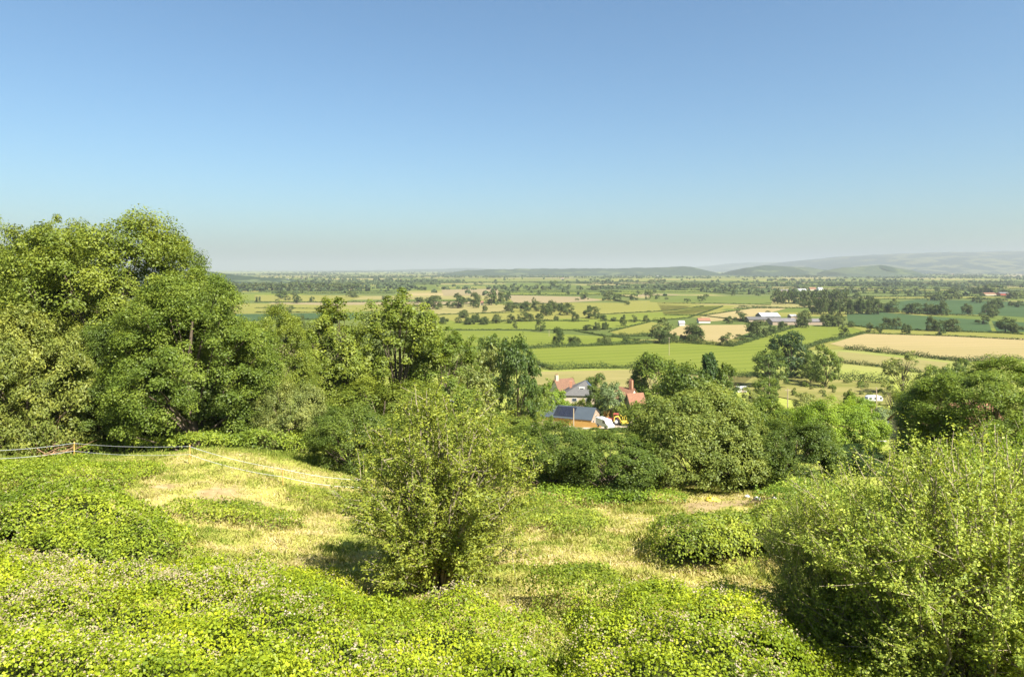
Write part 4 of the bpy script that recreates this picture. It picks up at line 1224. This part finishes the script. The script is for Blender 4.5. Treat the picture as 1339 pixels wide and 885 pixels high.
# houses
ho, rf_ = gable_house('farmhouse', 'house with steep brown tiled roof and pale end chimney', 'house', at(737, 519.5, 198), R(28), 6.0, 5.6, 1.9, 3.4, M_RENDER, M_BROWNT, 'farm houses',
                      chimneys=[(-2.4, 1.3, M_STONE)], windows=[('f', 0, .4, 1.0, 1.1), ('f', 2.0, .4, 1.0, 1.1)])


def hip_house():
    loc = at(757, 525, 192)
    o = empty('farmhouse', loc, R(-6)); tag(o, 'cream house with grey slate hipped roof and blue solar panels', 'house', 'farm houses')
    L, W, h, r = 8.6, 9.0, 2.5, 3.5
    MB().box(-L / 2, L / 2, -W / 2, W / 2, -4, h).build('wall', M_STONE, o)
    e = .35; a, b = L / 2 + e, W / 2 + e
    rf = MB()
    P = [(-a, -b, h + .01), (a, -b, h + .01), (a, b, h + .01), (-a, b, h + .01), (L * .22, -W * .02, h + r), (L * .22, W * .12, h + r)]
    rf.poly(P[0], P[1], P[4]); rf.poly(P[1], P[2], P[5], P[4]); rf.poly(P[2], P[3], P[5]); rf.poly(P[3], P[0], P[4], P[5]); rf.poly(P[3], P[2], P[1], P[0])
    bmesh.ops.remove_doubles(rf.bm, verts=rf.bm.verts[:], dist=.001)
    roof = rf.build('roof', M_SLATE, o)
    # panels on the slope facing away from the chimney side
    A_, B_, C_ = [Vector(p) for p in (P[1], P[2], P[4])]
    n = (B_ - A_).cross(C_ - A_).normalized()
    if n.z < 0: n = -n
    A2_ = Vector(P[1]); m = MB()
    q = [A2_.lerp(C_, .2) , Vector(P[2]).lerp(Vector(P[5]), .2), Vector(P[2]).lerp(Vector(P[5]), .93), A2_.lerp(C_, .93)]
    q = [p + n * .06 for p in q]
    m.poly(*q); m.poly(*[p + n * .05 for p in q]); m.build('solar_panel', M_BLUEPANEL, roof)
    # front dormer
    d = MB().box(.0, 1.6, -W / 2 * .62, -W / 2 * .2, h + .7, h + 2.0).build('dormer', M_RENDER, roof)
    MB().box(.3, 1.3, -W / 2 * .62 - .05, -W / 2 * .62 - .003, h + 1.15, h + 1.75).build('pane', M_GLASS, d)
    for x, z in ((2.6, .9), (-1.2, .9)):
        f = MB().box(x - .7, x + .7, -W / 2 - .06, -W / 2 - .003, z, z + .9).build('window', M_WHITE, o)
        MB().box(x - .58, x + .58, -W / 2 - .085, -W / 2 - .062, z + .1, z + .8).build('pane', M_GLASS, f)
    MB().box(.4, 3.6, -W / 2 - 2.0, -W / 2 - .003, -3.5, -.6).build('porch', M_GREYWOOD, o)
    c = MB().box(-2.6, -1.9, .4, 1.1, h + 1.0, h + 3.2).build('chimney', M_BRICK, roof)


hip_house()
gable_house('cottage', 'white gabled cottage with terracotta roof and tall brick chimney', 'house', at(818, 531, 180), R(-38), 5.0, 4.6, 2.4, 2.4, M_RENDER, M_TERRA, 'farm houses', chimneys=[(1.6, 2.2, M_BRICK)], windows=[('r', 0, .8, .7, .9)])
gable_house('outbuilding', 'small stone outbuilding with orange tiled roof beside the white cottage', 'outbuilding', at(830.5, 533, 170), R(15), 4.0, 3.0, 1.4, 2.1, M_STONE, M_TERRA, 'farm outbuildings')


def ruin_wall():
    p, q = at(798, 549, 172), at(827, 541, 176)
    o = empty('stone_wall', p, math.atan2(q[1] - p[1], q[0] - p[0])); tag(o, 'rough cream stone wall with sloping top behind the machines', 'wall')
    L = math.hypot(q[0] - p[0], q[1] - p[1])
    m = MB(); m.prism([(0, -2), (L, -2), (L, 3.4), (L * .7, 2.6), (L * .4, 1.9), (0, .6)], -.25, .25, 'y'); m.build('masonry', M_STONE, o)
    MB().box(L - .2, L + 1.4, -.8, .8, -2, 3.6).build('pier', M_STONE, o)


ruin_wall()


def wheels(o, pts, r, w=.2):
    for x, y in pts:
        t = MB().cyl((x, y, r), r, w, 'y').build('wheel', M_TYRE, o)
        MB().cyl((x, y - w * .5 * (1 if y < 0 else -1), r), r * .55, .04, 'y').build('rim', M_WHITE, t)


def van():
    o = empty('parked_van', at(791, 559, 150), R(-62)); tag(o, 'white van parked in front of the barn gable', 'van')
    MB().prism([(-2.3, .4), (2.3, .4), (2.35, 1.0), (1.75, 1.15), (1.1, 1.95), (-2.3, 2.0)], -.9, .9, 'y').build('body', M_WHITE, o, .05)
    w = MB(); w.prism([(1.62, 1.2), (1.12, 1.88), (1.16, 1.88), (1.68, 1.2)], -.75, .75, 'y'); w.build('windscreen', M_GLASS, o)
    for s in (-1, 1): MB().prism([(.35, 1.2), (1.45, 1.2), (1.0, 1.8), (.35, 1.8)], s * .905, s * .93, 'y').build('side_window', M_GLASS, o)
    wheels(o, [(x, y) for x in (-1.4, 1.4) for y in (-.85, .85)], .34)


def tractor():
    o = empty('tractor', at(803, 554, 160), R(165)); tag(o, 'red tractor standing by the stone wall in the farm yard', 'tractor')
    MB().box(.1, 1.9, -.35, .35, .7, 1.35).build('bonnet', M_RED, o, .06)
    MB().box(-1.0, .08, -.6, .6, .8, 1.2).build('chassis', M_RED, o, .05)
    c = MB()
    for x in (-.9, .0):
        for y in (-.55, .55): c.box(x - .05, x + .05, y - .05, y + .05, 1.2, 2.3)
    c.box(-1.05, .15, -.65, .65, 2.3, 2.42); c.build('cab', M_RED, o)
    MB().cyl((1.3, .2, 1.75), .05, .8).build('exhaust', M_TYRE, o)
    wheels(o, [(-.6, -.8), (-.6, .8)], .75, .4); wheels(o, [(1.5, -.7), (1.5, .7)], .42, .28)


def digger():
    o = empty('mini_digger', at(816, 556, 154), R(200)); tag(o, 'small yellow digger beside the red tractor', 'digger')
    for s in (-1, 1): MB().prism([(-.9, 0), (.9, 0), (1.05, .2), (.9, .42), (-.9, .42), (-1.05, .2)], s * .55 - .16, s * .55 + .16, 'y').build('track', M_TYRE, o, .03)
    b = MB().box(-.85, .75, -.6, .6, .5, 1.05).build('body', M_YELLOW, o, .05)
    c = MB()
    for x in (-.3, .7):
        for y in (-.5, .5): c.box(x - .04, x + .04, y - .04, y + .04, 1.05, 2.15)
    c.box(-.4, .8, -.56, .56, 2.15, 2.25); c.build('cab', M_YELLOW, o)
    A = Acc(); A.add(*tube([(.7, 0, .9), (1.5, 0, 2.2), (2.4, 0, 2.0)], [.13, .12, .1], 6)); A.add(*tube([(2.4, 0, 2.0), (2.6, 0, 1.0)], [.1, .08], 6))
    link('boom', A.mesh('boom', [M_YELLOW]), o)
    MB().prism([(2.4, .95), (2.85, .9), (2.8, .4), (2.45, .55)], -.3, .3, 'y').build('bucket', M_TYRE, o)


van(); tractor(); digger()


def tele_pole(label, u, vt, vb, d, arms=True):
    x, z0, z1 = X(u, d), Z(vb, d), Z(vt, d)
    o = empty('telegraph_pole', (x, d, z0)); tag(o, label, 'pole', 'telegraph poles')
    A = Acc(); A.add(*tube([(0, 0, -4), (0, 0, z1 - z0)], [.17, .12], 8)); A.add(*tube([(0, 0, z1 - z0), (0, 0, z1 - z0 + .08)], [.12, .01], 8)); link('shaft', A.mesh('shaft', [M_POLE]), o)
    if arms:
        MB().box(-.7, .7, -.13, -.05, z1 - z0 - .5, z1 - z0 - .38).build('crossarm', M_POLE, o)
        for a in (-.6, .6): MB().cyl((a, -.09, z1 - z0 - .3), .05, .16, n=8).build('insulator', M_WHITE, o)


tele_pole('pale wooden telegraph pole standing beside the silvery tree', 1139.5, 535, 572, 122, False)
tele_pole('wooden telegraph pole standing in front of the white caravan', 1146, 507, 535, 160, False)
tele_pole('wooden telegraph pole beside the lane below the orchard', 1030, 508, 532, 185)
tele_pole('thin telegraph pole above the white garden shed', 1006, 492, 510, 240)
tele_pole('weathered pole standing against the front of the barn', 750, 534, 556, 152, False)
tele_pole('pale distant pole standing in the bright field near its hedge', 875, 441, 458, 420)
tele_pole('thin pole among the meadows behind the centre hedge', 718, 431, 437, 560, False)


def caravan():
    x, y, z = at(1142.5, 525.5, 238)
    o = empty('caravan', (x, y, z), R(4)); tag(o, 'white touring caravan parked at the edge of the orchard', 'caravan')
    MB().prism([(-2.5, .55), (2.6, .5), (2.75, 1.4), (2.45, 2.05), (1.9, 2.25), (-2.0, 2.25), (-2.6, 1.9), (-2.85, 1.1)], -1.05, 1.05, 'y').build('body', M_WHITE, o, .08)
    for a, b in ((-2.2, -1.4), (-.35, .45), (1.6, 2.3)): MB().box(a, b, -1.12, -1.053, 1.2, 1.75).build('window', M_GLASS, o)
    MB().box(.75, 1.3, -1.1, -1.053, .6, 1.95).build('door', M_WHITE, o)
    A = Acc(); A.add(*tube([(-2.6, 0, .5), (-4.0, 0, .45)], [.06, .05], 6)); link('tow_bar', A.mesh('tow_bar', [M_GREYROOF]), o)
    MB().cyl((-3.9, 0, .22), .14, .1, 'y').build('jockey_wheel', M_TYRE, o)
    wheels(o, [(.2, -.95), (.2, .95)], .33)


caravan()


def car(label, loc, yaw, mat):
    o = empty('parked_car', loc, yaw); tag(o, label, 'car')
    MB().prism([(-2.0, .35), (2.0, .35), (2.05, .75), (1.2, .9), (-1.9, .95), (-2.05, .7)], -.82, .82, 'y').build('body', mat, o, .05)
    MB().prism([(-1.75, .93), (1.1, .9), (.55, 1.38), (-1.2, 1.42)], -.7, .7, 'y').build('cabin', M_GLASS, o, .04)
    MB().prism([(-1.2, 1.42), (.55, 1.38), (.5, 1.45), (-1.15, 1.48)], -.68, .68, 'y').build('roof_panel', mat, o)
    wheels(o, [(x, y) for x in (-1.25, 1.25) for y in (-.75, .75)], .31)


car('blue-grey car parked on the lane behind the large sallow', (X(975, 203), 203, float(prof(203)) + .2), R(3), M_CARBLUE)
x_, y_, z_ = ground_at(969, 512.5, 150)
gable_house('garden_shed', 'white garden shed standing by the orchard gate', 'shed', (x_, y_, z_), R(2), 3.6, 2.4, 1.6, .6, M_RENDER, M_CREAMROOF, depth=2, door=(.3, .8, 1.7))

# buildings on the right
gable_house('cottage_annexe', 'cream walled low building with dark roof under the sycamore', 'outbuilding', at(1170, 577, 108), R(58), 5.5, 4.2, 1.9, 1.1, M_STONE, M_SLATE, depth=3, windows=[('f', .5, .3, .9, .8)])
gable_house('cottage', 'brown tiled cottage half hidden by the sycamore', 'house', at(1212, 575, 104), R(8), 8.5, 5.5, 2.6, 2.2, M_STONE, M_BROWNT, 'farm houses', depth=3, windows=[('f', -2, .8, 1, 1)])
gable_house('cottage', 'orange tiled house roof seen through the sycamore crown', 'house', at(1268, 574, 72), R(10), 4.5, 4.4, 1.8, 1.9, M_STONE, M_TERRA, 'farm houses', depth=3, windows=[('f', 0, .5, 1, 1)])
gable_house('garden_store', 'small dark green wooden store with grey felt roof', 'shed', at(1149, 592, 92), R(-6), 1.6, 1.3, 1.25, .25, M_GREEN, M_FELT, depth=2, door=(0, .8, 1.1))
# white tunnel by the thorn tree, stone wall under the ashes
o = empty('polytunnel', at(588, 531, 118), R(3)); tag(o, 'white sheeted low tunnel showing above the thorn tree', 'polytunnel')
MB().prism([(1.6 * math.cos(t), 1.0 * math.sin(t) + .2) for t in np.linspace(0, math.pi, 13)], -2.4, 2.4).build('cover', M_CREAMROOF, o)
rib = MB()
o2 = Acc()
for a in (-2.3, -1.2, 0, 1.2, 2.3): o2.add(*tube([(a, 1.63 * math.cos(t), 1.03 * math.sin(t) + .2) for t in np.linspace(0, math.pi, 13)], .03, 5))
link('hoop', o2.mesh('hoop', [M_WHITE]), o)
o = empty('stone_wall', at(470, 546, 84), R(2)); tag(o, 'old grey stone wall beneath the open ashes', 'wall')
m = MB()
rw = np.random.default_rng(3)
for k in range(26):
    m.box(k * .24, k * .24 + .235, -.2, .2, -1.5, 1.15 + rw.uniform(-.25, .2))
m.build('masonry', plain('grey_stone', (.4, .33, .25), (.26, .22, .18), 2.5, .95, .1, bump=.4), o)

# yellow cover and rubble in the clearing
x, y, z = ground_at(932, 655)
rs = np.random.default_rng(12)
gx, gy = np.meshgrid(np.linspace(-.33, .33, 15), np.linspace(-.25, .25, 12))
gz = .02 + .42 * fbm(gx * 5 + 3, gy * 5, 5, 3) * np.clip(1.1 - in_ell(gx, gy, 0, 0, .36, .3), .05, 1) + .03 * rs.random(gx.shape)
i = np.arange(gx.size).reshape(gx.shape)
o = link('yellow_sheet', np_mesh('yellow_sheet', np.stack([gx + .05 * rs.normal(size=gx.shape), gy, gz], -1).reshape(-1, 3), np.stack([i[:-1, :-1], i[:-1, 1:], i[1:, 1:], i[1:, :-1]], -1).reshape(-1, 4), [M_YELLOW]))
sm = o.modifiers.new('thickness', 'SOLIDIFY'); sm.thickness = .012
o.location = (x, y, z); tag(o, 'crumpled yellow sheet at the edge of the bare soil clearing', 'plastic sheet')
for k, (u, v, s) in enumerate(((977, 650.5, .16), (990, 653.5, .2), (1013, 653, .15))):
    x, y, z = ground_at(u, v)
    bm = bmesh.new(); bmesh.ops.create_icosphere(bm, subdivisions=2, radius=s)
    rr = np.random.default_rng(k)
    for vv in bm.verts: vv.co *= 1 + rr.normal() * .12; vv.co.z *= .65
    me = bpy.data.meshes.new('pale_stone'); bm.to_mesh(me); bm.free(); me.materials.append(M_RENDER)
    o = link('pale_stone', me); o.location = (x, y, z + s * .3)
    tag(o, ['smallest pale stone nearest the yellow sheet', 'largest pale stone in the middle of the soil clearing', 'pale stone at the nettle end of the soil clearing'][k], 'stone', 'pale stones in the clearing')

# farm on the plain
GF = 'buildings of the white roofed farm'
def far_building(name, label, u, vb, wpx, hw, rise, W, mw, mr, cat='barn', group=GF, yaw=0.0):
    x, y, z = ground_at(u, vb, 230)
    gable_house(name, label, cat, (x, y, z), yaw, wpx / F * y, W, hw, rise, mw, mr, group, depth=1, ov=.4)
far_building('farm_barn', 'large barn with bright white roof among the grey barns', 1004, 419, 24, 5, 3.6, 20, M_GREYROOF, M_CREAMROOF)
far_building('farm_barn', 'long low grey-green barn beside the white roof', 988, 421, 24, 3.2, 2.4, 16, M_GREYWOOD, M_SLATE)
far_building('farm_barn', 'wide brown-grey barn in front of the white roof', 1022, 424.5, 32, 3.8, 2.8, 18, M_GREYWOOD, M_GREYROOF)
far_building('farm_barn', 'small barn with white roof end beside the wide grey barn', 1036, 417.5, 8, 4, 1.5, 10, M_GREYWOOD, M_CREAMROOF)
far_building('farm_barn', 'brown-grey barn at the wood end of the farm', 1064, 424.5, 22, 3.6, 2.4, 14, M_GREYWOOD, M_GREYROOF)
far_building('red_roof_house', 'red roofed house standing alone by the tan field', 920, 422.5, 15, 2.8, 2.6, 8, M_RENDER, M_TERRA, 'house', 'houses of the plain')
far_building('red_roof_house', 'small pale house just behind the tall field tree', 891, 426, 7, 2.8, 2.2, 6, M_RENDER, M_CREAMROOF, 'house', 'houses of the plain')
far_building('red_roof_house', 'tiny pink gabled house among the trees before the bare field', 630, 399, 4, 4, 3, 7, M_STONE, M_TERRA, 'house', 'houses of the plain')
far_building('farm_barn', 'long red walled barn behind the dark crops', 1311, 386.5, 12, 5, 2.5, 16, M_RED, M_GREYROOF, group='far red farm')
far_building('farm_barn', 'pale long barn beside the far red barn', 1292, 386.5, 15, 4, 2.5, 16, M_STONE, M_TERRA, group='far red farm')
far_building('farm_barn', 'white barn beyond the back wood', 1048, 381.5, 10, 5, 3, 16, M_WHITE, M_CREAMROOF, group='farm beyond the back wood')
far_building('farm_barn', 'orange roofed barn beyond the back wood', 1062, 380, 8, 5, 4, 14, M_STONE, M_TERRA, group='farm beyond the back wood')
far_building('farm_barn', 'pale end barn beyond the back wood', 1072, 379.5, 6, 5, 3, 14, M_WHITE, M_CREAMROOF, group='farm beyond the back wood')
far_building('farm_barn', 'dark low barn beyond the back wood', 1024, 381.5, 11, 4, 2, 14, M_GREYWOOD, M_GREYROOF, group='farm beyond the back wood')
rv = np.random.default_rng(8)
VS = [(338, 367.5), (346, 367), (354, 368), (362, 367), (370, 366.5), (376, 366), (395, 365), (1000, 359.5), (1008, 359.2), (1016, 359.4), (1048, 358.2), (1056, 358.8), (1190, 358.3), (1206, 358.6), (1232, 358.4), (1246, 359), (1262, 358.2), (1290, 357.6), (1300, 357.8), (760, 360.5), (772, 360), (735, 365), (860, 362)]
for k, (u, v) in enumerate(VS):
    far_building('village_house', 'tiny pale house among those dotted along the foot of the far hills', u, v, rv.uniform(1.6, 3.4), 5, 4, 10, M_RENDER, [M_TERRA, M_CREAMROOF, M_SLATE][k % 3], 'house', 'houses of the far villages', rv.uniform(-.4, .4))

# ------------------------------------------------------------------ haze
bm = bmesh.new(); bmesh.ops.create_cube(bm, size=1)
for v in bm.verts: v.co = Vector((v.co.x * 126000, 30000 + v.co.y * 61500, 110 + v.co.z * 500))
# bottom lies a metre below the lowest ground
for v in bm.verts:
    if v.co.z < 0: v.co.z = -62.5
    else: v.co.z = 385
me = bpy.data.meshes.new('haze'); bm.to_mesh(me); bm.free()
hm, nt, out = newmat('haze')
pv = nt.nodes.new('ShaderNodeVolumePrincipled')
pv.inputs['Color'].default_value = (.44, .475, .525, 1); pv.inputs['Density'].default_value = 8.8e-5
pv.inputs['Anisotropy'].default_value = .1
nt.links.new(pv.outputs[0], out.inputs['Volume'])
me.materials.append(hm)
tag(link('haze', me), kind='stuff')

# ------------------------------------------------------------------ light, sky, camera
AZ, EL = R(137), R(50)
world = bpy.data.worlds.new('World'); SC.world = world; world.use_nodes = True
nt = world.node_tree
bg = nt.nodes['Background']
sky = nt.nodes.new('ShaderNodeTexSky'); sky.sky_type = 'NISHITA'; sky.sun_disc = False
sky.sun_elevation = EL; sky.sun_rotation = AZ; sky.altitude = 80; sky.air_density = 1.1; sky.dust_density = 1.6; sky.ozone_density = 6.5
nt.links.new(mixc(nt, sky.outputs[0], (.83, .935, .90), 1.0, 'MULTIPLY'), bg.inputs[0]); bg.inputs[1].default_value = .051
S = Vector((math.sin(AZ) * math.cos(EL), math.cos(AZ) * math.cos(EL), math.sin(EL)))
sl_ = bpy.data.lights.new('sun', 'SUN'); sl_.energy = 4.3; sl_.angle = R(.5); sl_.color = (1, .95, .86)
so = bpy.data.objects.new('sun', sl_); COL.objects.link(so); so.rotation_euler = (-S).to_track_quat('-Z', 'Y').to_euler(); so.location = (50, -50, 80)

cam = bpy.data.cameras.new('camera'); co = bpy.data.objects.new('camera', cam); COL.objects.link(co)
cam.sensor_width = 36; cam.lens = 36 * F / 1339; cam.shift_y = -(442.5 - HZ) / 1339
co.location = (0, 0, 0); co.rotation_euler = (R(90), 0, 0); cam.clip_start = .1; cam.clip_end = 200000
SC.camera = co
SC.view_settings.view_transform = 'Standard'; SC.view_settings.look = 'None'
SC.view_settings.exposure = 1.86; SC.view_settings.gamma = 1
SC.render.engine = 'CYCLES'
cy = SC.cycles
cy.max_bounces = 6; cy.diffuse_bounces = 4; cy.glossy_bounces = 2; cy.transmission_bounces = 3; cy.volume_bounces = 1; cy.transparent_max_bounces = 4
cy.caustics_reflective = False; cy.caustics_refractive = False
cy.use_denoising = True
